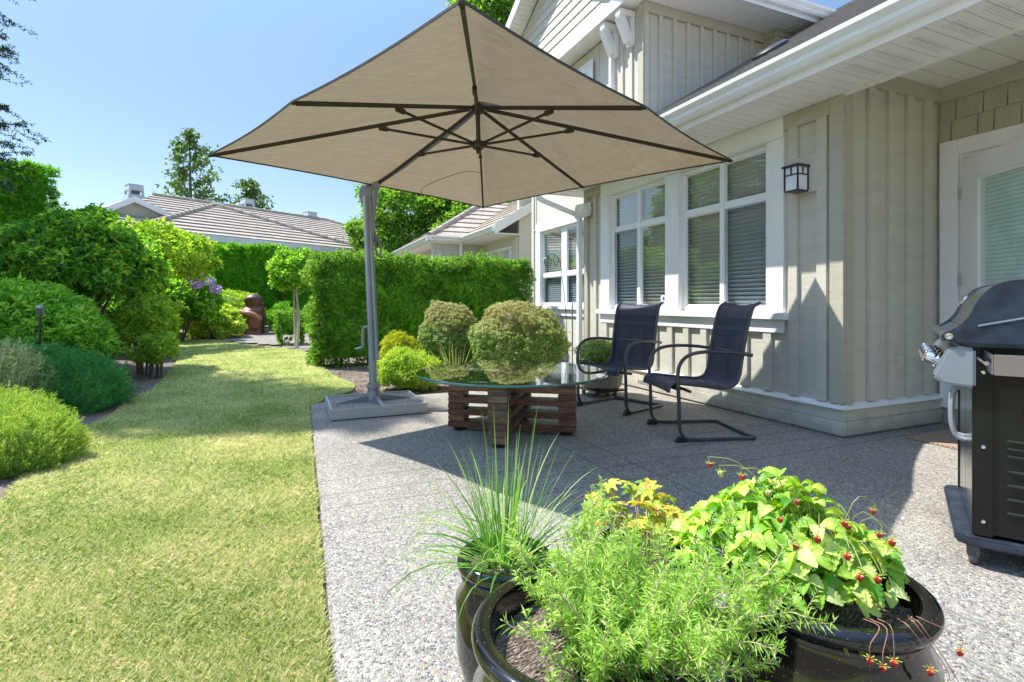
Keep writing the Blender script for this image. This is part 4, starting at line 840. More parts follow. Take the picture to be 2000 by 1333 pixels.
# ------------------------------------------------------------ sling chairs
M['frame'] = pmat('graphite_frame', (.10, .10, .11), .35, metal=.5, var=.1)
def slingmat():
    m, nt, b = newmat('navy_sling'); L = nt.links; tc = nd(nt, 'TexCoord')
    wv = nd(nt, 'TexWave'); wv.inputs['Scale'].default_value = 160; wv.bands_direction = 'Z'; wv.inputs['Distortion'].default_value = 1; L.new(tc.outputs['Object'], wv.inputs['Vector'])
    n = nd(nt, 'TexNoise'); n.inputs['Scale'].default_value = 300; L.new(tc.outputs['Object'], n.inputs['Vector'])
    L.new(ramp(nt, [(.008, .013, .038), (.026, .040, .092)], n.outputs[0], [.3, .7]), b.inputs['Base Color']); b.inputs['Roughness'].default_value = .6; b.inputs['Sheen Weight'].default_value = .08
    t = nd(nt, 'BsdfTransparent'); mx = nd(nt, 'MixShader'); mx.inputs[0].default_value = .10; L.new(b.outputs[0], mx.inputs[1]); L.new(t.outputs[0], mx.inputs[2]); L.new(mx.outputs[0], nt.nodes['Material Output'].inputs[0]); return m
M['sling'] = slingmat()
def chair():
    t = thing('sling_chair', 'chair', 'patio chair', (0, 0, 0))
    hw = .30
    for s in (-1, 1):
        m = MB(); x = s*hw
        pts = smoothpath([(x, .62, .018), (x, .35, .018), (x, .12, .018), (x, .05, .04), (x, .015, .11), (x, .01, .30), (x, .0, .50), (x, .02, .60), (x, .09, .665), (x, .22, .69), (x, .42, .685), (x, .60, .66)], 5)
        m.tube(pts, [.0165]*len(pts), 10, flat=.85); m.build('side_frame', M['frame'], t)
        m = MB(); m.prism([(x-.02, -.03, .0), (x-.02, .08, .0), (x-.02, .05, .028), (x-.02, .005, .05)], (.04, 0, 0)); m.build('foot', M['black'], t, bevel=.005)
    m = MB(); m.tube([(-hw, .62, .018), (hw, .62, .018)], .0165, 10); m.build('rear_bar', M['frame'], t)
    m = MB(); m.tube([(-hw, .012, .40), (hw, .012, .40)], .013, 10); m.tube([(-hw, .10, .385), (hw, .10, .385)], .012, 10); m.tube([(-hw, .565, .672), (hw, .565, .672)], .012, 10); m.build('cross_bar', M['frame'], t)
    prof = smoothpath([(0, -.06, .375), (0, -.045, .425), (0, .02, .445), (0, .2, .425), (0, .38, .405), (0, .475, .425), (0, .515, .49), (0, .535, .60), (0, .565, .78), (0, .60, .94), (0, .635, 1.035), (0, .69, 1.07)], 5)
    hs = .262
    for s in (-1, 1):
        m = MB(); m.tube([Vector((s*hs, p.y, p.z)) for p in prof], .014, 8); m.build('sling_rail', M['frame'], t)
    V = []; F = []; n = len(prof); k = 9
    for i, p in enumerate(prof):
        for j in range(k):
            q = -1+2*j/(k-1); sag = .022*(1-q*q); tn = (prof[min(i+1, n-1)]-prof[max(i-1, 0)]).normalized(); nr = Vector((0, tn.z, -tn.y))
            V.append(tuple(Vector((q*hs, p.y, p.z))+nr*sag))
    for i in range(n-1):
        for j in range(k-1): a = i*k+j; F.append((a, a+1, a+k+1, a+k))
    o = arrmesh('sling', V, F, M['sling'], t, smooth=True); sd = o.modifiers.new('thickness', 'SOLIDIFY'); sd.thickness = .003
    return t
def copytree(o):
    c = o.copy(); COL.objects.link(c)
    def rec(src, dst):
        for ch in list(src.children):
            d = ch.copy(); COL.objects.link(d); d.parent = dst; rec(ch, d)
    rec(o, c); return c
def setch(o, lat, dep, blat, bdep, label):
    p = W(lat, dep, GZ); d = W(blat, bdep).normalized(); o.location = p; o.rotation_euler = (0, 0, math.atan2(d.y, d.x)-PI/2); tag(o, label, 'patio chair', 'navy sling chairs round the table')
ch2 = chair(); ch1 = copytree(ch2)
setch(ch2, 1.24, 4.30, .99, .10, 'navy sling patio chair nearer to the viewer, facing the table side on')
setch(ch1, .875, 5.175, .75, .66, 'navy sling patio chair farther back beside the stone planter, half in sun')
# ------------------------------------------------------------ grill
g0 = W(1.835, 2.150, GZ); ga_ = W(.597, .80).normalized(); gb_ = W(.80, -.60).normalized()
gr = thing('gas_grill', 'black and steel gas grill on casters at the right edge of the patio', 'grill', tuple(g0))
M['gblack'] = pmat('gloss_black_enamel', (.010, .012, .010),   .16, coat=0, spec=.3, var=.3)
M['gcast'] = pmat('satin_cast_lid_end', (.035, .045, .065), .38, metal=.3, var=.45, scale=14, bump=.05, bscale=200)
M['steel'] = pmat('brushed_steel', (.55, .56, .57), .16, metal=1, var=.06, scale=30, stretch=(1, 1, 20))
M['cgrey'] = pmat('grey_end_cap', (.30, .33, .36), .4, metal=.3, var=.05)
M['chrome'] = pmat('chrome', (.8, .8, .8), .08, metal=1, var=.02)
def GP(a, b_, z): return g0+ga_*a+gb_*b_+Vector((0, 0, z-GZ))
def gbox(m, a0, a1, b0, b1, z0, z1): return m.obox(GP((a0+a1)/2, (b0+b1)/2, (z0+z1)/2), (a1-a0, b1-b0, z1-z0), ga_, gb_, Vector((0, 0, 1)))
LA = .70; ax0 = (-gb_*.85+Vector((0, 0, .5))).normalized()
m = MB(); m.prism([GP(a, b_, .10) for a, b_ in ((-.03, .03), (.0, -.01), (LA, -.01), (LA+.03, .03), (LA+.03, .52), (LA, .55), (.0, .55), (-.03, .52))], (0, 0, .035)); m.build('base_shelf', M['gcast'], gr, bevel=.008)
for q in ((0, .03, .045, .11), (0, .03, .45, .51), (LA-.03, LA, .045, .11), (LA-.03, LA, .45, .51)):
    m = MB(); gbox(m, *q, .1355, .86); m.build('post', M['gblack'], gr, bevel=.006)
m = MB(); gbox(m, .008, .02, .1105, .4495, .15, .86); gbox(m, LA-.02, LA-.008, .1105, .4495, .15, .86)
gbox(m, .0301, LA-.0301, .495, .505, .15, .86); pn = m.build('side_panel', M['gblack'], gr)
m = MB()
for z in (.80, .53, .50, .47, .41, .355, .30, .245): gbox(m, -.001, .0079, .15, .42, z, z+.007); 
m.build('louvre', pmat('dark_louvre', (.03, .033, .033), .6), pn)
m = MB(); gbox(m, .0301, LA/2-.002, .05, .065, .15, .77); gbox(m, LA/2+.002, LA-.0301, .05, .065, .15, .77); m.build('door', M['steel'], gr, bevel=.003)
m = MB()
for a in (LA/2-.04, LA/2+.04): m.tube(smoothpath([GP(a, .048, .70), GP(a, .01, .68), GP(a, 0, .58), GP(a, .01, .48), GP(a, .048, .46)], 4), .010, 8)
m.build('door_handle', M['cgrey'], gr)
for z in (.20, .50, .80):
    m = MB(); m.lathe([(0, 0), (.007, 0), (.007, .003), (0, .005)], GP(-.0005, .078, z), 12, axis=-ga_); m.build('screw', M['chrome'], gr)
m = MB(); m.lathe([(0, 0), (.032, 0), (.034, .006), (.026, .012), (0, .012)], GP(.35, .045, 1.09), 24, axis=ax0); m.build('thermometer', M['chrome'], gr)
m = MB(); prof = [(.05, .745), (-.045, .755), (-.075, .78), (-.03, .875), (.0, .895), (.05, .885)]
m.prism([GP(.005, p[0], p[1]) for p in prof], ga_*(LA-.01)); m.build('control_panel', M['steel'], gr)
for a in (-.022, LA-.003):
    m = MB(); m.prism([GP(a, p[0], p[1]) for p in [(.055, .735), (-.05, .745), (-.085, .775), (-.04, .882), (-.005, .905), (.055, .895)]], ga_*.025); m.build('panel_end', M['cgrey'], gr, bevel=.01)
kn = (GP(0, -.075, .78)-GP(0, -.03, .875)).normalized(); ax = (GP(0, -.1, 0)-GP(0, 0, 0)).normalized(); kax = (ax*.9+Vector((0, 0, .43))).normalized()
for a in (.10, .27, .44, .60):
    m = MB(); m.lathe([(0, 0), (.036, 0), (.038, .012), (.028, .016), (.026, .045), (.022, .05), (0, .05)], GP(a, -.055, .828), 20, axis=kax); m.obox(GP(a, -.055, .828)+kax*.05, (.012, .05, .014), ga_, kax.cross(ga_), kax); m.build('knob', M['chrome'], gr)
m = MB(); m.prism([GP(.01, p[0], p[1]) for p in [(.03, .90), (.53, .90), (.53, .80), (.05, .80)]], ga_*(LA-.02)); m.build('firebox', M['gblack'], gr)
lidp = smoothpath([(0, -.045, .955), (0, .0, .985), (0, .035, 1.03), (0, .065, 1.10), (0, .12, 1.155), (0, .20, 1.172), (0, .32, 1.168), (0, .44, 1.12), (0, .51, 1.03), (0, .54, .93)], 4)
cap = [(p.y, p.z) for p in lidp]+[(.54, .915), (.0, .915), (-.04, .925), (-.058, .94)]
for a in (-.03, LA-.005):
    m = MB(); m.prism([GP(a, p[0], p[1]) for p in cap], ga_*.035); le = m.build('lid_end', M['gcast'], gr, bevel=.004)
    m = MB(); m.lathe([(0, 0), (.014, 0), (.014, .006), (.006, .006), (0, .003)], GP(a-.001 if a < 0 else a+.036, -.03, .943), 16, axis=-ga_ if a < 0 else ga_); m.build('bolt', M['chrome'], le)
m = MB(); pr = [(p.y+.006, p.z-.006) for p in lidp if p.y > -.0]; pr = pr+[(.53, .918), (.03, .918)]; m.prism([GP(.0055, p[0], p[1]) for p in pr], ga_*(LA-.011)); m.build('lid', M['steel'], gr)
m = MB(); m.prism([GP(-.028+.0, p[0], p[1]) for p in [(.06, .985), (.2, 1.02), (.42, 1.035), (.53, 1.03), (.53, 1.037), (.42, 1.042), (.2, 1.027), (.06, .992)]], -ga_*.005); m.build('lid_strip', M['cgrey'], gr)
m = MB(); m.tube([GP(.006, -.042, .948), GP(LA-.006, -.042, .948)], .016, 14); m.build('lid_handle', M['steel'], gr)
m = MB(); m.prism([GP(.006, p[0], p[1]) for p in [(-.028, .952), (.02, .985), (.03, .975), (-.02, .94)]], ga_*(LA-.012)); m.build('handle_guard', M['gcast'], gr)
m = MB(); gbox(m, -.28, -.035, .08, .50, .845, .852); gbox(m, -.285, -.28, .08, .50, .82, .895); gbox(m, -.279, -.035, .075, .0795, .82, .895); gbox(m, -.279, -.035, .5005, .505, .82, .895); m.build('side_shelf', M['steel'], gr, bevel=.002)
m = MB(); m.tube([GP(-.27, .062, .86), GP(-.05, .062, .86)], .008, 8); m.build('towel_bar', M['chrome'], gr)
for a, b_ in ((.03, .05), (LA-.03, .05), (.03, .48), (LA-.03, .48)):
    m = MB(); c = GP(a, b_, .043); m.lathe([(0, -.014), (.026, -.014), (.031, -.01), (.031, .01), (.026, .014), (0, .014)], c, 24, axis=gb_)
    m.obox(c+Vector((0, 0, .028)), (.05, .04, .05), ga_, gb_); m.lathe([(0, 0), (.012, 0), (.012, .02), (0, .02)], c+Vector((0, 0, .04)), 12); m.build('caster', pmat('caster_plastic', (.09, .09, .095), .5) if 'cast' not in M else M['cast'], gr, bevel=.003)
# ------------------------------------------------------------ door mat
def matm():
    m, nt, b = newmat('woven_mat'); L = nt.links; tc = nd(nt, 'TexCoord'); w1_ = nd(nt, 'TexChecker'); w1_.inputs['Scale'].default_value = 60; L.new(tc.outputs['Object'], w1_.inputs[0])
    w1_.inputs[1].default_value = (.42, .30, .21, 1); w1_.inputs[2].default_value = (.20, .14, .10, 1); L.new(w1_.outputs[0], b.inputs['Base Color']); b.inputs['Roughness'].default_value = .95; return m
b = MB(); b.box(4.47, 5.22, 1.65, 2.56, GZ+.001, GZ+.014); tag(b.build('door_mat', matm(), bevel=.003), 'brown woven door mat on the patio below the open door', 'door mat')
# ------------------------------------------------------------ wire stake and rod
b = MB(); p0 = W(.775, 7.3); px = W(.74, 7.3); pts = [p0, p0.lerp(px, .4)+Vector((0, 0, .8)), W(.70, 7.3, 1.45), W(.66, 7.3, 1.68), W(.56, 7.3, 1.76), W(.47, 7.3, 1.70), W(.46, 7.3, 1.62), W(.52, 7.3, 1.60), W(.56, 7.3, 1.66), W(.50, 7.3, 1.72), W(.42, 7.3, 1.66)]
b.tube(smoothpath(pts, 6), .005, 6); b.tube(smoothpath([W(.66, 7.3, 1.68), W(.62, 7.33, 1.6), W(.58, 7.28, 1.66), W(.6, 7.3, 1.74), W(.66, 7.3, 1.7)], 5), .004, 6); tag(b.build('garden_stake', M['black']), 'tall thin dark wire stake with curled top before the recessed window', 'garden stake')
b = MB(); q = W(.665, 5.75); b.tube([q+Vector((0, 0, GZ)), q+Vector((0, 0, 1.08))], .007, 8); b.lathe([(0, 0), (.04, 0), (.05, .03), (.03, .14), (.012, .16), (0, .16)], q+Vector((0, 0, GZ)), 16); tag(b.build('hose_rod', M['post']), 'thin straight grey rod on a short base by the far chair', 'rod')
# ------------------------------------------------------------ pots and plants of the foreground
def glaze():
    m, nt, b = newmat('black_glaze'); L = nt.links; tc = nd(nt, 'TexCoord'); n = nd(nt, 'TexNoise'); n.inputs['Scale'].default_value = 14; n.inputs['Detail'].default_value = 6; L.new(tc.outputs['Object'], n.inputs['Vector'])
    v = nd(nt, 'TexVoronoi'); v.inputs['Scale'].default_value = 120; L.new(tc.outputs['Object'], v.inputs['Vector'])
    lt = nd(nt, 'Math', operation='LESS_THAN'); lt.inputs[1].default_value = .10; L.new(v.outputs['Distance'], lt.inputs[0])
    mx = nd(nt, 'Mix', data_type='RGBA'); L.new(lt.outputs[0], mx.inputs[0]); L.new(ramp(nt, [(.004, .004, .0035), (.012, .012, .008)], n.outputs[0], [.3, .7]), mx.inputs[6]); mx.inputs[7].default_value = (.30, .29, .26, 1)
    L.new(mx.outputs[2], b.inputs['Base Color']); b.inputs['Roughness'].default_value = .12; b.inputs['Coat Weight'].default_value = .4; b.inputs['Coat Roughness'].default_value = .03
    bp = nd(nt, 'Bump'); bp.inputs['Strength'].default_value = .12; bp.inputs['Distance'].default_value = .004; L.new(n.outputs[0], bp.inputs['Height']); L.new(bp.outputs[0], b.inputs['Normal']); return m
M['glaze'] = glaze()
def pot(lat, dep, Rr, zr, label, belly=.03, baser=.68, rim=.035, soil=.05):
    c = W(lat, dep, GZ); t = thing('glazed_pot', label, 'plant pot', tuple(c)); z = zr-GZ
    b = MB(); R0 = Rr-rim*.55
    b.lathe([(0, .0), (Rr*baser, .0), (Rr*baser+.01, .02), (Rr*(baser+1)/2+belly*.7, z*.35), (R0+belly*.6, z*.72), (R0-.004, z-.075), (R0-.006, z-.06), (R0+.004, z-.052), (R0+.004, z-.044), (R0-.003, z-.036)], c, 64); 
    b.build('body', M['glaze'], t)
    b = MB(); rp = [(R0-.004, z-.037)]
    for i in range(9):
        a = -PI/2+PI*i/8; rp.append((Rr-rim*.5+math.cos(a)*rim*.5, z-.018+math.sin(a)*.018))
    rp += [(Rr-rim*1.0, z-.004), (Rr-rim*1.15, z-.02), (Rr-rim*1.2, z-.2)]
    b.lathe(rp, c, 72); b.build('rim', M['glaze'], t)
    V = [tuple(c+Vector((0, 0, z-soil)))]; F = []; Rs = Rr-rim*1.19; nr, na = 12, 48
    for i in range(1, nr+1):
        for k in range(na):
            a = 2*PI*k/na; r_ = Rs*i/nr; p = Vector((c.x+math.cos(a)*r_, c.y+math.sin(a)*r_, 0)); V.append((p.x, p.y, GZ+z-soil+.012*noise.noise(p*28)+.012*noise.noise(p*9)+.012*(1-(i/nr)**2)))
    for k in range(na): F.append((0, 1+k, 1+(k+1) % na, 1+(k+1) % na))
    for i in range(nr-1):
        for k in range(na): F.append((1+i*na+k, 1+(i+1)*na+k, 1+(i+1)*na+(k+1) % na, 1+i*na+(k+1) % na))
    F = [f if f[2] != f[3] else (f[0], f[1], f[2]) for f in F]
    me = bpy.data.meshes.new('soil'); me.from_pydata(V, [], F); 
    for p_ in me.polygons: p_.use_smooth = True
    mk('soil', me, M['potsoil'], t); return t, c, z+GZ
pS, cS, zS = pot(.70, 1.18, .215, .46, 'large wide black glazed pot holding the strawberry plant', belly=.03, soil=.055)
pR, cR, zR_ = pot(.146, 1.02, .225, .46, 'wide black glazed pot with speckled rim under the sprawling rosemary', belly=.03, soil=.06)
pC, cC, zC = pot(-.02, 1.42, .130, .40, 'tall slim black glazed pot holding the long grassy blades', belly=.028, baser=.7, rim=.026, soil=.03)
pG, cG, zG = pot(.365, 1.42, .145, .42, 'black glazed pot holding the yellow lobed geranium behind the rosemary', belly=.02, rim=.026, soil=.035)
for p_ in (pS, pR, pC, pG): p_['group'] = 'black glazed pots in the foreground'
b = MB(); q = W(-.125, 1.36, GZ)
b.box(q.x-.02, q.x+.02, q.y-.02, q.y+.02, GZ, .045); b.build('pot_foot', M['black'], pC, bevel=.004)
# --- chive clump: long arching blades
def blades(name, base, n, hl, spread, wid, mat, parent=None, rb=.03, grav=.9, seg=7, upb=1.0, tilt=(0, 0)):
    V = []; F = []
    for i in range(n):
        a = rng.random()*2*PI; lean = abs(rng.normal())*spread; L_ = hl*(.55+.5*rng.random()); p = np.array(base)+np.array([math.cos(a), math.sin(a), 0])*rb*math.sqrt(rng.random())
        d = np.array([math.cos(a)*lean+tilt[0], math.sin(a)*lean+tilt[1], upb]); d /= np.linalg.norm(d); w_ = wid*(.6+.6*rng.random()); sd = np.array([-math.sin(a), math.cos(a), 0]); sd += rng.normal(size=3)*.3; sd /= np.linalg.norm(sd)
        b0 = len(V); nn = np.cross(d, sd)
        for s in range(seg+1):
            t = s/seg; ww = w_*(1-t**2.2)+.0003
            V += [p+sd*ww/2, p+nn*ww*.25, p-sd*ww/2]
            p = p+d*L_/seg; d = d+np.array([0, 0, -1.0])*grav/seg*(t*1.6)*(.4+lean)+rng.normal(size=3)*.012; d /= np.linalg.norm(d)
        for s in range(seg):
            k = b0+s*3; F += [(k, k+1, k+4, k+3), (k+1, k+2, k+5, k+4)]
    return arrmesh(name, V, F, mat, parent, smooth=True)
ch = thing('chive_plant', 'clump of long thin arching green blades in the slim pot', 'plant', tuple(cC))
c0 = (cC.x, cC.y, zC-.03)
blades('leaf_blades', c0, 125, .36, .95, .0050, M['chive'], ch, rb=.055, grav=1.3, tilt=(.10, .0))
blades('leaf_blades', c0, 26, .42, .36, .0066, M['chive'], ch, rb=.05, grav=.6)
dl = W(-.8, -.35).normalized(); blades('hanging_blades', c0, 40, .42, .5, .0062, M['chive'], ch, rb=.07, grav=3.6, tilt=(dl.x*1.0, dl.y*1.0), upb=.7)
blades('dry_blades', (cC.x, cC.y, zC-.03), 60, .07, .5, .004, M['iris'], ch, rb=.05)
# --- rosemary: twigs set with needles
def rosemary():
    t = thing('rosemary_plant', 'sprawling bright green rosemary bush with needle leaves in the middle pot', 'plant', tuple(cR))
    P = []; D = []; L_ = []; tw = MB()
    base = np.array([cR.x, cR.y, zR_-.05])
    rt = np.array(W(1, 0)); fw = np.array(W(0, 1))
    def twig(p, d, ln, r, lvl, up):
        seg = 8; pts = [p.copy()]; st = ln/seg
        for s in range(seg):
            d = d+np.array([0, 0, up])*.10+rng.normal(size=3)*.09; d = d/np.linalg.norm(d); q = p+d*st
            if q[2] < zR_-.045 and math.hypot(q[0]-cR.x, q[1]-cR.y) < .24: d[2] = abs(d[2])+.1; q = p+d*st
            k = int(26*st/.045*(1.15 if lvl else .8)*.62)
            if lvl or s > 1:
                tt = rng.random(k)[:, None]; pp = p+(q-p)*tt; rd = rng.normal(size=(k, 3)); rd -= (rd@d)[:, None]*d; rd = unit(rd)
                P.append(pp); D.append(unit(rd*1.0+d*(.55+.3*rng.random((k, 1))))); L_.append((.015+.010*rng.random(k))*(1 if s < seg-1 else .75))
            p = q; pts.append(p.copy())
            if lvl < 2 and s >= 1 and rng.random() < (.85 if lvl == 0 else .35):
                sd = rng.normal(size=3); sd -= sd@d*d; sd /= np.linalg.norm(sd); nd_ = d*.65+sd*.7+np.array([0, 0, .35]); nd_ /= np.linalg.norm(nd_)
                twig(p.copy(), nd_, ln*(.34+.25*rng.random()), r*.6, lvl+1, up*1.2+.2)
        tw.tube(pts, [r*(1-.7*i/seg) for i in range(seg+1)], 5)
    for i in range(50):
        a = rng.random()*2*PI; e = .15+.9*rng.random()
        ca_ = max(0, math.cos(a)); d = rt*math.cos(a)*e*(1.25 if math.cos(a) > 0 else .75)+fw*math.sin(a)*e*1.0+np.array([0, 0, (.52+.25*rng.random())*(1-.72*ca_)])+rt*.12+fw*(.12-.45*ca_); d /= np.linalg.norm(d)
        twig(base+rt*(rng.normal()*.05+.03)+fw*rng.normal()*.05, d, .105+.08*rng.random(), .0026, 0, .25)
    for (dl_, dd, up, ln) in ((1.2, .0, .35, .36), (1.1, -.15, .25, .36), (1.3, .1, .30, .38), (.9, -.35, .1, .30), (.2, -.9, .1, .22), (-.4, -.6, .15, .22), (-.6, -.2, .4, .18), (.0, 1.0, .5, .30), (-.2, .9, .7, .30), (-.3, 1.0, .5, .26), (1.0, -.1, .25, .34), (1.2, -.3, .15, .34), (.7, -.7, .1, .28), (.6, -.2, .3, .28), (.5, -.6, .2, .30)):
        d = rt*dl_+fw*dd+np.array([0, 0, up]); d /= np.linalg.norm(d); twig(base+rt*.04, d, ln*.78, .0033, 0, .1)
    P = np.concatenate(P); D = np.concatenate(D); L_ = np.concatenate(L_)
    leaves('needles', P, D, L_, .0029, M['rosem'], t, fold=.5, droop=.12)
    tw.build('twigs', M['twig'], t)
rosemary()
# --- leaflets with real outline
def leaflet(L_, Wd, teeth, lobes=0, arch=.25, cup=.25, ns=9):
    out = []                                             # half outline
    V = []; F = []
    rows = ns
    for i in range(rows+1):
        t = i/rows
        w_ = Wd/2*math.sin(PI*min(1, t**.9))**.62 if not lobes else Wd/2*(math.sin(PI*t**.8)**.7)*(1+.38*math.sin(t*PI*5))
        if teeth and 0 < i < rows: w_ *= 1+(.075 if i % 2 else -.055)
        w_ = max(w_, .0004); z = arch*L_*(math.sin(t*PI*.9)*.5-t*t*.5)
        for q in (-1, -.5, 0, .5, 1):
            V.append((q*w_, t*L_+(.06*L_ if abs(q) == 1 and teeth and i % 2 else 0), z+cup*abs(q)*w_*(1 if abs(q) < 1 else .85)+(.02*L_*math.sin(i*PI) if 0 else 0)+(.0017 if (abs(q) >= .5 and i % 2) else 0)))
    for i in range(rows):
        for j in range(4): a = i*5+j; F.append((a, a+1, a+6, a+5))
    return np.array(V), np.array(F)
def place(LV, p, d, nrm):
    d = np.array(d)/np.linalg.norm(d); nrm = np.array(nrm); s = np.cross(d, nrm); s /= np.linalg.norm(s); n2 = np.cross(s, d)
    return LV[:, 0:1]*s+LV[:, 1:2]*d+LV[:, 2:3]*n2+np.array(p)
def strawberry():
    t = thing('strawberry_plant', 'bushy bright green strawberry plant with small red berries in the right pot', 'plant', tuple(cS))
    V = []; F = []; st = MB(); nv = 0; base = np.array([cS.x, cS.y, zS-.05]); rt = np.array(W(1, 0)); fw = np.array(W(0, 1)); hd_ = []; rs_ = MB()
    for i in range(235):
        a = 2*PI*rng.random(); rr = .02+.205*math.sqrt(rng.random()); h = (.225-.235*(rr/.225)**2*.62)*(.62+.4*rng.random())
        e = base+rt*(math.cos(a)*rr*1.05-.065)+fw*(math.sin(a)*rr*.85+.065); e[2] += max(.05, h)+(.02 if rr < .1 else 0)
        if (e-base)@rt > .20: e -= rt*.05
        o = base+(e-base)*np.array([.25, .25, 0])
        mid = o*.45+e*.55; mid[2] += .02; pts = smoothpath([o, mid, e], 4); st.tube(pts, .0014, 5, cap=False)
        outw = e-base; outw[2] = 0; outw = outw/(np.linalg.norm(outw)+1e-6)
        tiltn = np.array([0, 0, 1.0])+outw*(.25+.5*rng.random())+rng.normal(size=3)*.28; sz = (.036+.022*rng.random())
        for da in (-1.15, 0, 1.15):
            ca, sa = math.cos(da), math.sin(da); d = np.array([outw[0]*ca-outw[1]*sa, outw[0]*sa+outw[1]*ca, .28+rng.normal()*.15])
            LV, LF = leaflet(sz*(1 if da == 0 else .92)*(1+.1*rng.normal()), sz*.60, True, ns=16, arch=.3+.35*rng.random(), cup=.15+.45*rng.random())
            nn = tiltn/np.linalg.norm(tiltn); d = d-nn*(d@nn)*.75
            V.append(place(LV, e+d*.002, d, nn)); F.append(LF+nv); nv += len(LV)
        if rng.random() < .12: hd_.append(e+outw*.03+np.array([0, 0, .03]))
    arrmesh('leaves', np.concatenate(V), np.concatenate(F), M['straw'], t, smooth=True)
    # berries
    bm_ = pmat('berry_red', (.42, .025, .015), .35, var=.3, scale=60, bump=.5, bscale=400); gp = pmat('berry_pale', (.50, .40, .20), .5, var=.3, scale=60)
    spots = [(.62, 1.06, .60), (.655, 1.02, .585), (.72, 1.12, .60), (.70, 1.10, .615), (.76, 1.08, .60), (.60, 1.22, .635), (.555, 1.26, .66), (.80, 1.10, .575), (.66, .99, .56), (.56, 1.03, .60), (.645, 1.18, .63), (.575, 1.12, .615), (.70, 1.0, .55), (.83, 1.2, .60), (.52, 1.30, .655), (.50, 1.32, .67)]
    lows = [(.655, .955, .425), (.675, .95, .415), (.70, .957, .42), (.765, .955, .405), (.80, .96, .375), (.815, .955, .36), (.845, .985, .42)]
    b0 = None
    for k, (la, de, z) in enumerate(spots+lows):
        p = W(la, de, z); s = (.0058 if k < len(spots) else .0048)+.0022*rng.random(); m = MB()
        m.lathe([(0, -s*1.25), (s*.55, -s*.95), (s*.95, -s*.2), (s, s*.35), (s*.7, s*.85), (0, s)], p, 14, axis=(random.uniform(-.3, .3), random.uniform(-.3, .3), 1)); br = m.build('berry', gp if k in (5, 14) else bm_, t)
        m = MB()
        for j in range(6): a = j*PI/3; d = Vector((math.cos(a), math.sin(a), .3)); m.add([p+Vector((0, 0, s*.9)), p+d*s*1.5+Vector((-d.y, d.x, 0))*s*.25+Vector((0, 0, s*.5)), p+d*s*2.0+Vector((0, 0, s*.5)), p+d*s*1.5-Vector((-d.y, d.x, 0))*s*.25+Vector((0, 0, s*.5))], [(0, 1, 2, 3)])
        m.build('calyx', M['geran'] if k > 15 else M['straw'], br)
        if k >= len(spots):
            o = W(.70+(la-.70)*.6, 1.0, .475); rs_.tube(smoothpath([o, W((la+.70)/2, de+.008, .482), p+Vector((0, 0, .03)), p+Vector((0, 0, s))], 5), .0008, 5, cap=False)
        else: st.tube(smoothpath([base+np.array([0, 0, .02]), np.array(p)*.6+base*.4+np.array([0, 0, .10]), p+Vector((.004, 0, .02)), p+Vector((0, 0, s))], 4), .0009, 5, cap=False)
    rs_.build('runner_stems', pmat('runner_brown', (.36, .18, .12), .6), t); st.build('stems', leafmat('stem_green', [(.20, .30, .05), (.35, .36, .10)], .2), t)
strawberry()
def geranium():
    t = thing('geranium_plant', 'small yellow and orange leaved geranium in the pot behind the rosemary', 'plant', tuple(cG)); V = []; F = []; nv = 0; st = MB(); base = np.array([cG.x, cG.y, zG-.03])
    rt = np.array(W(1, 0)); fw = np.array(W(0, 1))
    for i in range(46):
        a = 2*PI*rng.random(); rr = .02+.13*math.sqrt(rng.random()); e = base+rt*(math.cos(a)*rr-.03)+fw*(math.sin(a)*rr+.02); e[2] += .03+.15*rng.random()*(1-.4*rr/.15)+.02
        st.tube(smoothpath([base+(e-base)*np.array([.3, .3, 0]), e*.6+base*.4+np.array([0, 0, .02]), e], 4), .0013, 5, cap=False); n0 = np.array([0, 0, 1.0])+rng.normal(size=3)*.4; n0 /= np.linalg.norm(n0); a0 = rng.random()*6.28; sz = .030+.016*rng.random()
        r1 = np.cross(n0, [1, 0, 0.1]); r1 /= np.linalg.norm(r1); r2 = np.cross(n0, r1)
        for j in range(7):
            aa = a0+(j-3)*.78; d = r1*math.cos(aa)+r2*math.sin(aa)+n0*.1; LV, LF = leaflet(sz*(1.05-.06*abs(j-3)), sz*.44, True, lobes=1, arch=.3, cup=.3, ns=7); V.append(place(LV, e, d, n0)); F.append(LF+nv); nv += len(LV)
    arrmesh('leaves', np.concatenate(V), np.concatenate(F), M['geran'], t, smooth=True); st.build('stems', M['twig'], t)
geranium()
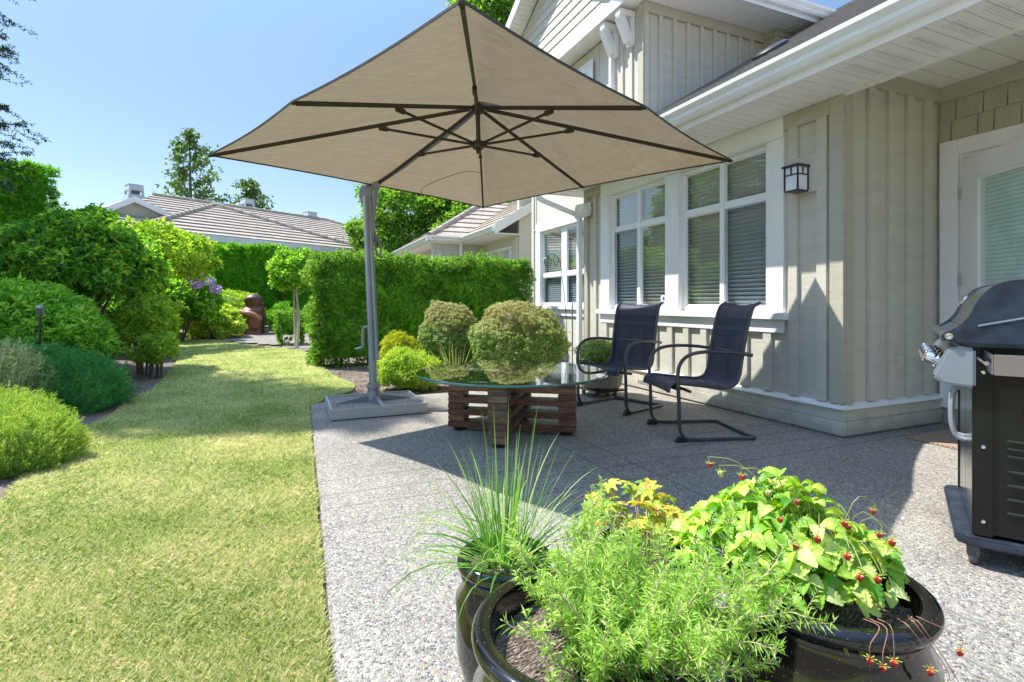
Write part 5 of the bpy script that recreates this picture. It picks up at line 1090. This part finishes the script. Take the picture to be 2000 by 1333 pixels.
# ------------------------------------------------------------ planting
def zg(lat, dep): p = W(lat, dep); return hgt(p.x, p.y)
def shrub(name, label, lat, dep, rad, top, mat, n, ll, lw, cat='shrub', nclump=70, cr=.16, flatb=-.6, spread=.7, up=.35, group=None, stems=0, corek=.72, bottom=None, fold=.35, droop=.15, barkm='bark', fill=.75, sr=.02, tuft=0, openg=1.1, lob=.14):
    g = zg(lat, dep); bt = g if bottom is None else bottom; base = W(lat, dep, g)
    t = thing(name, label, cat, tuple(base), group); cz = (top+bt)/2 if flatb < -.55 else bt+(top-bt)*.42; rz_ = top-cz
    c = (base.x, base.y, cz); P, D = crownpts(c, (rad, rad, rz_), nclump, cr, n if not tuft else n//tuft, flatb, up=up, spread=spread, fill=fill, lob=lob); k = P[:, 2] > g-.01; P, D = P[k], D[k]
    if tuft: P, D = tufts(P, D, tuft, openg, ll)
    leaves('foliage', P, D, ll*(.7+.6*rng.random(len(P))), lw*(.7+.6*rng.random(len(P))), mat, t, fold=fold, droop=droop)
    if corek: core('inner_foliage', c, (rad*corek, rad*corek, rz_*corek), mat, t, amp=.25)
    m = MB()
    for i in range(stems or 3):
        a = rng.random()*6.28; e = Vector(c)+Vector((math.cos(a)*rad*.6, math.sin(a)*rad*.6, rz_*.2*rng.random())); m.tube(smoothpath([base+Vector((math.cos(a)*.08, math.sin(a)*.08, -.03)), (base+e)/2+Vector((0, 0, .05)), e], 4), [sr]*5+[sr*.5]*4, 6)
    m.build('stems', M[barkm], t); return t
# clipped yew hedge
def boxhedge(name, label, x0, x1, y0, y1, z0, z1, mat, n, ll, lw, amp, faces='xXyZ', tr=None, rot=None, group=None, tuft=9):
    t = thing(name, label, 'hedge', (0, 0, 0) if rot else ((x0+x1)/2, (y0+y1)/2, 0), group)
    P, N = clipbox(x0, x1, y0, y1, z0, z1, n, amp, faces)
    # rough lower edge
    rag = z0+.12*np.sin(P[:, 0]*5)*np.sin(P[:, 1]*4+1)+.10*rng.random(len(P)); k = P[:, 2] > rag; P, N = P[k], N[k]
    # rounded shoulders and narrow foot
    cx, cy = (x0+x1)/2, (y0+y1)/2; low = np.clip((z0+.55-P[:, 2])/.55, 0, 1)**1.5*.22
    P[:, 0] += np.sign(cx-P[:, 0])*low*np.clip(np.abs(P[:, 0]-cx)-(x1-x0)/2+.5, 0, 1); P[:, 1] += np.sign(cy-P[:, 1])*low
    D = unit(N*.8+rng.normal(size=P.shape)*.55+np.array([0, 0, .35]))
    if tuft: s_ = rng.permutation(len(P))[:len(P)//tuft]; P, D = tufts(P[s_]-N[s_]*rng.random((len(s_), 1))*.05, D[s_], tuft, .75, ll)
    c_ = MB(); i = .11; c_.box(x0+i+.1, x1-i-.1, y0+i+.12, y1-i-.02, z0+.25, z1-i-.02)
    if rot:
        o, ea, eb = rot; P = np.array(o)+P[:, :1]*np.array(ea)+P[:, 1:2]*np.array(eb)+P[:, 2:3]*np.array([0, 0, 1.0]); D = D[:, :1]*np.array(ea)+D[:, 1:2]*np.array(eb)+D[:, 2:3]*np.array([0, 0, 1.0])
        c_.v = [tuple(Vector(o)+Vector(ea)*v[0]+Vector(eb)*v[1]+Vector((0, 0, v[2]))) for v in c_.v]
    leaves('foliage', P, D, ll*(.6+.8*rng.random(len(P))), lw*(.7+.6*rng.random(len(P))), mat, t, fold=.4); c_.build('inner_foliage', mat, t); return t
yh = boxhedge('yew_hedge', 'dense dark green clipped yew hedge between lawn and house', .36, 4.40, 9.2, 10.1, -.12, 1.93, M['yew'], 150000, .048, .012, .17)
m = MB()
for x in np.arange(.8, 4.3, .55):
    for k in range(2): a = rng.random()*6.28; m.tube([(x+.08*k, 9.6, -.02), (x+.1*math.cos(a), 9.6+.15*math.sin(a), .6)], [.035, .02], 7)
m.build('stems', M['bark'], yh)
shrub('round_shrub', 'large rounded clipped shrub with pinkish tips, right one by the recessed window', .05, 7.45, .65, 1.08, M['berberis'], 66000, .026, .013, nclump=420, cr=.060, fill=.95, corek=.74, tuft=6, openg=1.3, lob=.10, group='clipped round shrubs before the yew hedge')
shrub('round_shrub', 'smaller rounded clipped shrub with pinkish tips, left one behind the strap leaves', -.95, 7.85, .44, 1.08, M['berberis'], 42000, .026, .013, nclump=300, cr=.055, fill=.95, corek=.74, tuft=6, openg=1.3, lob=.10, group='clipped round shrubs before the yew hedge')
shrub('golden_shrub', 'small upper golden yellow shrub just right of the parasol post', -1.57, 7.3, .24, .70, M['gold'], 9000, .035, .008, nclump=50, cr=.08, up=.7, tuft=6, openg=.9)
shrub('lime_shrub', 'low spreading lime green shrub behind the parasol tray', -1.32, 6.62, .40, .50, M['lime'], 22000, .028, .011, nclump=150, cr=.075, flatb=-.5, bottom=.0, tuft=5, openg=1.2)
ir = thing('strap_leaf_plant', 'tuft of pale yellow green strap leaves before the round shrubs', 'plant', tuple(W(-.72, 6.75)))
p_ = W(-.72, 6.75); blades('leaf_blades', (p_.x, p_.y, 0), 26, .74, .45, .013, M['iris'], ir, rb=.07, grav=1.1)
# stone trough planter with small shrub
pc = W(1.03, 6.05); tr = thing('stone_planter', 'rounded pebbled stone planter on a black wheeled caddy by the house wall', 'planter', tuple(pc))
m = MB(); m.lathe([(0, 0), (.19, 0), (.23, .03), (.265, .22), (.275, .30), (.26, .305), (.245, .29), (.24, .26), (0, .26)], pc+Vector((0, 0, .10)), 40); m.build('bowl', M['aggregate'], tr)
m = MB(); m.box(pc.x-.2, pc.x+.2, pc.y-.2, pc.y+.2, .075, .098)
for a in range(5): m.lathe([(0, -.012), (.022, -.012), (.022, .012), (0, .012)], pc+Vector((math.cos(a*1.256)*.2, math.sin(a*1.256)*.2, .042)), 12, axis=(1, .3, 0)); m.obox(pc+Vector((math.cos(a*1.256)*.2, math.sin(a*1.256)*.2, .062)), (.03, .03, .03))
m.build('caddy', M['black'], tr)
shrub('planter_shrub', 'small low shrub with pink tips growing in the stone planter', 1.03, 6.05, .25, .64, M['berberis'], 7000, .020, .011, nclump=60, cr=.05, bottom=.36, fill=.9, corek=.8)
# ---- left border, front to back
def heath(label, lat, dep, rad, top, mat, n, ll, depth_r=None, rr=1.0, name='heather', up=1.0, spread=.45):
    g = zg(lat, dep); base = W(lat, dep, g); t = thing(name, label, 'shrub', tuple(base)); c = np.array([base.x, base.y, g-.05]); rz_ = top-g
    # sprays: many upright twigs each with short leaves
    ns = n//26; d = sph(ns*3); d = d[d[:, 2] > -.05][:ns]; k = len(d); lump = 1+.10*np.sin(d[:, 0]*9)*np.sin(d[:, 1]*8+1)+.06*rng.normal(size=k); root = c+d*np.array([rad, rad, rz_])*(lump*(.86))[:, None]; tw = unit(d*.9+np.array([0, 0, up])+rng.normal(size=(k, 3))*.25)
    m_ = 26; tt = rng.random((k, m_, 1)); P = (root[:, None, :]+tw[:, None, :]*tt*ll*4.2).reshape(-1, 3); TD = np.repeat(tw[:, None, :], m_, 1).reshape(-1, 3); D = unit(TD*1.0+rng.normal(size=P.shape)*spread)
    leaves('foliage', P, D, ll*(.6+.7*rng.random(len(P))), ll*.16, mat, t, fold=.4, droop=.1); core('inner_foliage', (c[0], c[1], c[2]), (rad*.86, rad*.86, rz_*.84), mat, t, amp=.15); return t
heath('bright lime green heather mound at the front left of the lawn', -3.38, 3.45, .42, .40, M['heathy'], 52000, .026)
heath('second lime green heather mound at the left frame edge below the cream heather', -3.75, 3.75, .45, .46, M['heathy'], 36000, .026)
heath('big dark blue green heather mound beside the lawn edge', -4.72, 5.25, .72, .62, M['heath'], 90000, .030)
heath('blue green heather mound spreading at the left frame edge', -5.3, 5.4, .75, .66, M['heath'], 50000, .030)
heath('pale cream tipped heather at the left frame edge', -4.62, 4.72, .34, .72, M['heathc'], 22000, .034)
shrub('rhododendron', 'low broad rhododendron with rosette leaves at the left frame edge', -6.2, 6.6, .82, 1.30, M['rhodo'], 26000, .10, .030, nclump=170, cr=.15, fill=.88, spread=.3, up=.7, corek=.78, flatb=-.3, tuft=9, openg=1.25)
shrub('rhododendron', 'small rhododendron spilling down behind the blue green heather', -5.55, 6.35, .50, .95, M['rhodo'], 12000, .09, .028, nclump=90, cr=.13, fill=.88, spread=.3, up=.7, corek=.78, flatb=-.3, tuft=9, openg=1.25)
shrub('rhododendron', 'bluish rhododendron high at the left frame edge under the cedar hedge', -8.0, 8.1, .75, 1.95, M['rhodo'], 9000, .10, .032, nclump=90, cr=.15, fill=.9, spread=.4, up=.5, corek=.8, bottom=.9, tuft=8, openg=1.25)
shrub('viburnum', 'large rounded dark green leafy shrub on bare stems, tallest of the border', -6.68, 8.1, .98, 2.36, M['maple'], 42000, .085, .046, nclump=170, cr=.22, flatb=-.3, bottom=.95, stems=12, corek=.6, spread=.6, up=.15, droop=.35, sr=.032, fill=.82, tuft=5, openg=1.4)
shrub('laurel', 'dark leafy shrub filling the gap behind the leggy lime tipped shrub', -7.6, 10.2, .8, 1.35, M['maple'], 9000, .10, .05, nclump=70, cr=.2, bottom=.2, stems=5, corek=.7, tuft=5, openg=1.3)
shrub('pieris', 'leggy shrub with lime tips arching over the mulch beside the lawn', -5.62, 8.0, .44, 1.15, M['limeshrub'], 9000, .065, .022, nclump=46, cr=.12, bottom=.30, stems=9, corek=.0, up=.5, spread=.5, tuft=7, openg=1.2, fill=.6)
shrub('pieris', 'small lime tipped shrub low at the tip of the border', -5.2, 7.65, .27, .62, M['limeshrub'], 2600, .060, .022, nclump=22, cr=.10, bottom=.10, stems=6, corek=0, lob=.35, fill=.5, tuft=6, openg=1.2)
shrub('tall_shrub', 'tall loose lime green shrub behind the dark viburnum, left of the tiled roof', -8.7, 11.4, 1.0, 2.98, M['limeshrub'], 16000, .10, .036, nclump=70, cr=.26, bottom=1.0, stems=8, corek=0, up=.4, fill=.6, tuft=6, openg=1.2)
shrub('tall_shrub', 'loose lime green shrub in front of the far cedar hedge', -8.35, 12.6, .95, 3.05, M['limeshrub'], 14000, .10, .036, nclump=64, cr=.25, bottom=1.3, stems=8, corek=0, up=.4, fill=.6, tuft=6, openg=1.2)
shrub('hydrangea', 'dark leaved hydrangea below the purple flower heads', -9.3, 14.6, .95, 1.92, M['maple'], 9000, .12, .075, nclump=70, cr=.22, bottom=.2, stems=6, corek=.6, up=.4, tuft=5, openg=1.4)
hy = [o for o in bpy.data.objects if o.name.startswith('hydrangea')][0]
for (px, py) in ((376, 545), (392, 541), (406, 549), (421, 565), (384, 556)):
    dep = 13.7; p = W((px-1000)/FL*dep, dep, H+(HZ-py)/FL*dep); q = sph(160); o = leaves('flower_head', np.array(p)+q*np.array([.12, .12, .08]), unit(q+rng.normal(size=q.shape)*.4), .05, .045, M['purple'], hy, fold=.1)
for i, (lat, dep, r, tp, lb) in enumerate(((-10.9, 16.2, .85, 1.46, 'low azalea with yellow green leaves below the hydrangea'), (-10.2, 17.2, .80, 1.50, 'low azalea with yellow green leaves, middle of the three by the flowers'), (-9.35, 17.7, .80, 1.48, 'low azalea with yellow green leaves nearest the carved wooden figure'))):
    shrub('azalea', lb, lat, dep, r, tp, M['lime'] if i else M['limeshrub'], 10000, .075, .030, nclump=90, cr=.15, fill=.88, corek=.75, group='azaleas at the back of the lawn', flatb=-.5, tuft=7, openg=1.3)
shrub('bushy_hydrangea', 'neat round bright green leafy bush alone on the pale soil', -9.0, 15.9, .66, .95, M['lime'], 9000, .12, .06, nclump=80, cr=.15, corek=.75, flatb=-.4, up=.6, fill=.88, tuft=6, openg=1.2)
# carved wooden figure
cp = W(-8.4, 17.0, zg(-8.4, 17.0)); cv = thing('carved_figure', 'dark brown carved wooden stump figure standing on the pale soil', 'wood carving', tuple(cp))
m = MB(); zf_ = smoothpath([(.38, 0, 0), (.35, .0, .3), (.34, 0, .6), (.35, 0, .80), (.24, 0, .90), (.29, 0, 1.04), (.28, 0, 1.18), (.15, 0, 1.30), (.01, 0, 1.32)], 3)
m.lathe([(0, 0)]+[(p.x*.95, p.z) for p in zf_], cp, 24); o = m.build('trunk', woodmat('carved_wood', (.10, .04, .028), (.30, .13, .085)), cv)
for v in o.data.vertices: k = 1+.28*noise.noise(v.co*3.1)+.08*noise.noise(v.co*9); v.co = Vector((v.co.x*k, v.co.y*k, v.co.z))
mw = woodmat('fresh_carved_wood', (.30, .12, .07), (.50, .25, .15))
m = MB(); m.tube(smoothpath([cp+W(-.30, -.22, .74), cp+W(-.02, -.36, .70), cp+W(.22, -.32, .60), cp+W(.30, -.22, .50)], 4), [.08]*4+[.10]*9, 12); m.build('arm', mw, cv)
m = MB(); m.obox(cp+W(.18, -.32, .38), (.32, .14, .40), W(1, 0), W(0, 1)); m.build('panel', mw, cv, bevel=.05)
m = MB(); m.tube([cp+W(.36, -.1, 0), cp+W(.36, -.1, 1.15)], .02, 8); m.build('pole', M['black'], cv)
# small tree and low hedge behind the yew
def tree(name, label, lat, dep, h, crown_c, crad, crh, mat, n, ll, lw, trunk_r=.05, nclump=90, cr=.3, barkm='barklt', limbs=9, group=None, fill=.5, base=None, up=.2, multi=1, cat='tree', fl=-1.0):
    g = zg(lat, dep) if base is None else base; b0 = W(lat, dep, g); t = thing(name, label, cat, tuple(b0), group); c = Vector((b0.x, b0.y, crown_c)); P, D = crownpts(tuple(c), (crad, crad, crh), nclump, cr, n, fl, up=up, fill=fill)
    leaves('crown', P, D, ll*(.7+.6*rng.random(len(P))), lw*(.7+.6*rng.random(len(P))), mat, t); m = MB()
    for k in range(multi):
        a = rng.random()*6.28; f0 = b0+Vector((math.cos(a), math.sin(a), 0))*trunk_r*(multi > 1)*1.2; f1 = c+Vector((math.cos(a), math.sin(a), 0))*crad*.12*(multi > 1)
        m.tube(smoothpath([f0+Vector((0, 0, -.05)), f0.lerp(f1, .4)+Vector((rng.normal()*trunk_r, rng.normal()*trunk_r, 0)), f0.lerp(f1, .75)+Vector((rng.normal()*trunk_r, 0, 0)), f1+Vector((0, 0, crh*.75))], 4), [trunk_r*(1-.8*i/12) for i in range(13)], 8)
    for i in range(limbs):
        a = rng.random()*6.28; s = c+Vector((0, 0, crh*(rng.random()*1.3-.9))); e = c+Vector((math.cos(a)*crad*.8, math.sin(a)*crad*.8, min(crh*.8, s.z-c.z+crh*.35))); m.tube([s, s.lerp(e, .5)+Vector((0, 0, .03*crh)), e], [trunk_r*.4, trunk_r*.25, trunk_r*.08], 6)
    m.build('trunk', M[barkm], t); return t
tree('small_tree', 'small multi stemmed tree with round green crown left of the yew hedge', -5.05, 12.2, 2.3, 1.86, .52, .50, M['maple'], 9000, .075, .042, trunk_r=.035, nclump=70, cr=.16, multi=3, fill=.6, limbs=8)
boxhedge('low_hedge', 'low dark clipped hedge cube behind the little tree', -.28, .48, 14.2, 15.2, .02, .85, M['yew'], 14000, .05, .016, .08)
# far and left cedar hedges
rt = W(1, 0); fw = W(0, 1)
boxhedge('cedar_hedge', 'tall clipped cedar hedge at the back, its left higher part', -13.0, -8.5, 18.6, 19.6, .2, 3.15, M['cedar'], 42000, .11, .026, .08, rot=(W(0, 0), rt, fw), group='clipped cedar hedges')
boxhedge('cedar_hedge', 'lower clipped cedar hedge between the little tree and the higher hedge', -8.48, -5.8, 19.0, 19.9, .2, 2.78, M['cedar'], 24000, .11, .026, .08, rot=(W(0, 0), rt, fw), group='clipped cedar hedges')
boxhedge('cedar_hedge', 'massive tall clipped cedar hedge at the left frame edge', -16.5, -11.35, 12.2, 13.1, .3, 4.38, M['cedar'], 90000, .10, .024, .09, rot=(W(0, 0), rt, fw), group='clipped cedar hedges')
boxhedge('reflection_hedge', 'long unseen clipped hedge added behind the viewpoint for reflections', -14, 9, -12, -11, 0, 2.2, M['cedar'], 16000, .16, .05, .16, faces='YZ', rot=(W(0, 0), rt, fw), tuft=5)  # never in view; added so pots, grill and windows have something to reflect
shrub('cypress_shrub', 'feathery green shrub beside the carved figure', -7.6, 17.4, .5, 1.0, M['cedar'], 6000, .09, .02, nclump=50, cr=.14, corek=.7, flatb=-.5)
# ground spot light
m = MB(); q = W(-5.2, 5.75, 0); gl_ = thing('spot_light', 'small grey tube garden spotlight in the rhododendron', 'garden light', (q.x, q.y, .3))
m.tube([q+Vector((0, 0, .55)), q+Vector((0, 0, .97))], .012, 8); m.build('stake', M['black'], gl_)
m = MB(); m.tube([q+Vector((0, 0, .93)), q+W(.03, -.02, .97), q+W(.05, -.06, 1.04)], [.02, .03, .032], 12); m.build('tube', M['post'], gl_)
# background trees
def poplar(name, label, lat, dep, top, cb, rad, n, mat, base=0.0, tr=.25, ll=.34, cat='tree'):
    b0 = W(lat, dep, base); t = thing(name, label, cat, tuple(b0)); K = 58; m = MB(); m.tube([b0, b0+Vector((.1, 0, (top-base)*.5)), b0+Vector((0, 0, top-base-.3))], [tr, tr*.6, .03], 8); Ps = []; Ds = []
    for i in range(K):
        f = (i+rng.random())/K; z = cb+(top-cb)*f; r = rad*((1-f)**.55)*(.35+.85*rng.random()); a = i*2.4+rng.normal()*.3; s = Vector((b0.x, b0.y, z-.25*r)); e = s+Vector((math.cos(a)*r, math.sin(a)*r, r*.55)); m.tube([s, e], [.05*(1.1-f), .01], 5)
        k = max(30, int(n/K*(.3+r/rad))); tt = (.45+.62*rng.random(k))[:, None]; p = np.array(s)+(np.array(e)-np.array(s))*tt+rng.normal(size=(k, 3))*(.12+.07*r)*np.array([1, 1, .7]); Ps.append(p); Ds.append(unit(rng.normal(size=(k, 3))+np.array([0, 0, -.2])))
    P = np.concatenate(Ps); D = np.concatenate(Ds); leaves('crown', P, D, ll*(.7+.6*rng.random(len(P))), ll*.55, mat, t); m.build('trunk', M['bark'], t); return t
poplar('poplar_tree', 'tall airy pyramidal tree behind the ridge of the tiled roof', -24.7, 40, 14.2, 5.0, 3.5, 4300, M['birch'])
poplar('poplar_tree', 'shorter airy tree behind the middle chimney', -20.0, 40, 10.4, 4.2, 2.7, 2300, M['birch'])
tree('maple_tree', 'broad bright green tree behind the parasol post', -4.6, 26, 7, 4.9, 3.0, 2.9, M['tree'], 34000, .19, .12, trunk_r=.22, nclump=110, cr=.62, barkm='bark', fill=.7)
tree('maple_tree', 'second bright green tree right of the broad one, over the neighbouring roof', -1.9, 24, 7, 4.2, 1.9, 2.1, M['tree'], 18000, .18, .12, trunk_r=.18, nclump=70, cr=.5, barkm='bark', fill=.7)
tree('dark_tree', 'dark green conifer showing under the far parasol corner', .4, 27, 7, 4.3, 2.4, 2.5, M['cedar'], 14000, .25, .08, trunk_r=.18, nclump=70, cr=.6, barkm='bark', fill=.7)
tree('tall_maple_tree', 'very tall bright green tree behind the shingled gable', -.5, 27, 16, 14.5, 3.1, 4.2, M['tree'], 36000, .20, .13, trunk_r=.35, nclump=130, cr=.7, barkm='bark', fill=.7)
# spruce at the left: drooping boughs; only its outer branch tips reach the picture
def spruce(lat, dep, h, rad, label):
    b0 = W(lat, dep, 0); t = thing('spruce_tree', label, 'tree', tuple(b0)); m = MB(); m.tube([b0, b0+Vector((0, 0, h))], [.22, .03], 10); m.build('trunk', M['bark'], t); Ps = []; Ds = []; bm2 = MB(); K = 230
    for i in range(K):
        f = (i+.5)/K; z = 3.3+(h-3.6)*f; r = rad*(1-f)**.6*(.75+.35*rng.random())+.25; a = i*2.399+rng.normal()*.2; s = np.array([b0.x, b0.y, z]); dr = np.array([math.cos(a), math.sin(a), 0])
        pts = [s+dr*r*q+np.array([0, 0, -.22*r*q+.22*r*q*q*1.0]) for q in np.linspace(0, 1, 6)]; bm2.tube(pts, [.028, .022, .018, .013, .009, .005], 5, cap=False)
        for j in range(int((9+26*max(0, f-.25))*r)+3):
            q = .2+.8*rng.random(); p = s+dr*r*q+np.array([0, 0, -.22*r*q+.22*r*q*q]); sd = np.array([-dr[1], dr[0], 0])*rng.choice([-1, 1]); d = unit((sd*.9+dr*.7+np.array([0, 0, -.25+rng.normal()*.1]))[None])[0]; ln = .30+.35*rng.random()
            k = 46; tt = rng.random((k, 1)); Ps.append(p+d*tt*ln); rd = rng.normal(size=(k, 3)); Ds.append(unit(rd*.8+d*.6))
        k = 70; tt = .3+.7*rng.random((k, 1)); Ps.append(s+dr*r*tt+np.array([0, 0, 1.0])*(-.22*r*tt+.22*r*tt*tt)); Ds.append(unit(rng.normal(size=(k, 3))*.8+dr*.5))
    P = np.concatenate(Ps); D = np.concatenate(Ds); leaves('needles', P, D, .075, .018, M['spruce'], t, fold=.2); bm2.build('branches', M['bark'], t)
spruce(-10.8, 7.9, 16.5, 2.4, 'blue green spruce whose branch tips reach in at the top left')
tree('reflection_tree', 'tall green tree added outside the left frame edge to be mirrored in the windows', -21.5, 15, 9, 5.5, 3.6, 3.8, M['tree'], 22000, .22, .14, trunk_r=.25, nclump=110, cr=.8, barkm='bark', fill=.7)  # this tree and the next are added off frame for the window reflections
tree('reflection_tree', 'second tall green tree added out of view at left to be mirrored in the windows', -12.5, 6.5, 9, 4.2, 2.4, 3.2, M['tree'], 16000, .16, .10, trunk_r=.25, nclump=90, cr=.6, barkm='bark', fill=.7)
# mulch chips and litter scattered on the near beds
def chips():
    n = 9000; lat = []; dep = []
    L1 = rng.uniform(-5.6, -.3, n); D1 = rng.uniform(3, 9, n); X = S_*D1+C_*L1; Y = C_*D1-S_*L1; k = ~inpoly(X, Y, lawn_poly) & ~((X > .1) & (Y < 6.15)); X, Y = X[k], Y[k]
    P = np.stack([X, Y, np.array([hgt(a, b_)+.006 for a, b_ in zip(X, Y)])], 1); D = unit(rng.normal(size=P.shape)*np.array([1, 1, .15])); return leaves('bark_chips', P, D, .035*(.5+rng.random(len(P))), .012, M['chipm'], fold=.1, droop=0)
M['chipm'] = leafmat('bark_chip', [(.07, .045, .035), (.22, .15, .11), (.45, .36, .29)], .0)
tag(chips(), 'loose bark chips on the beds', 'bark chips', kind='stuff')
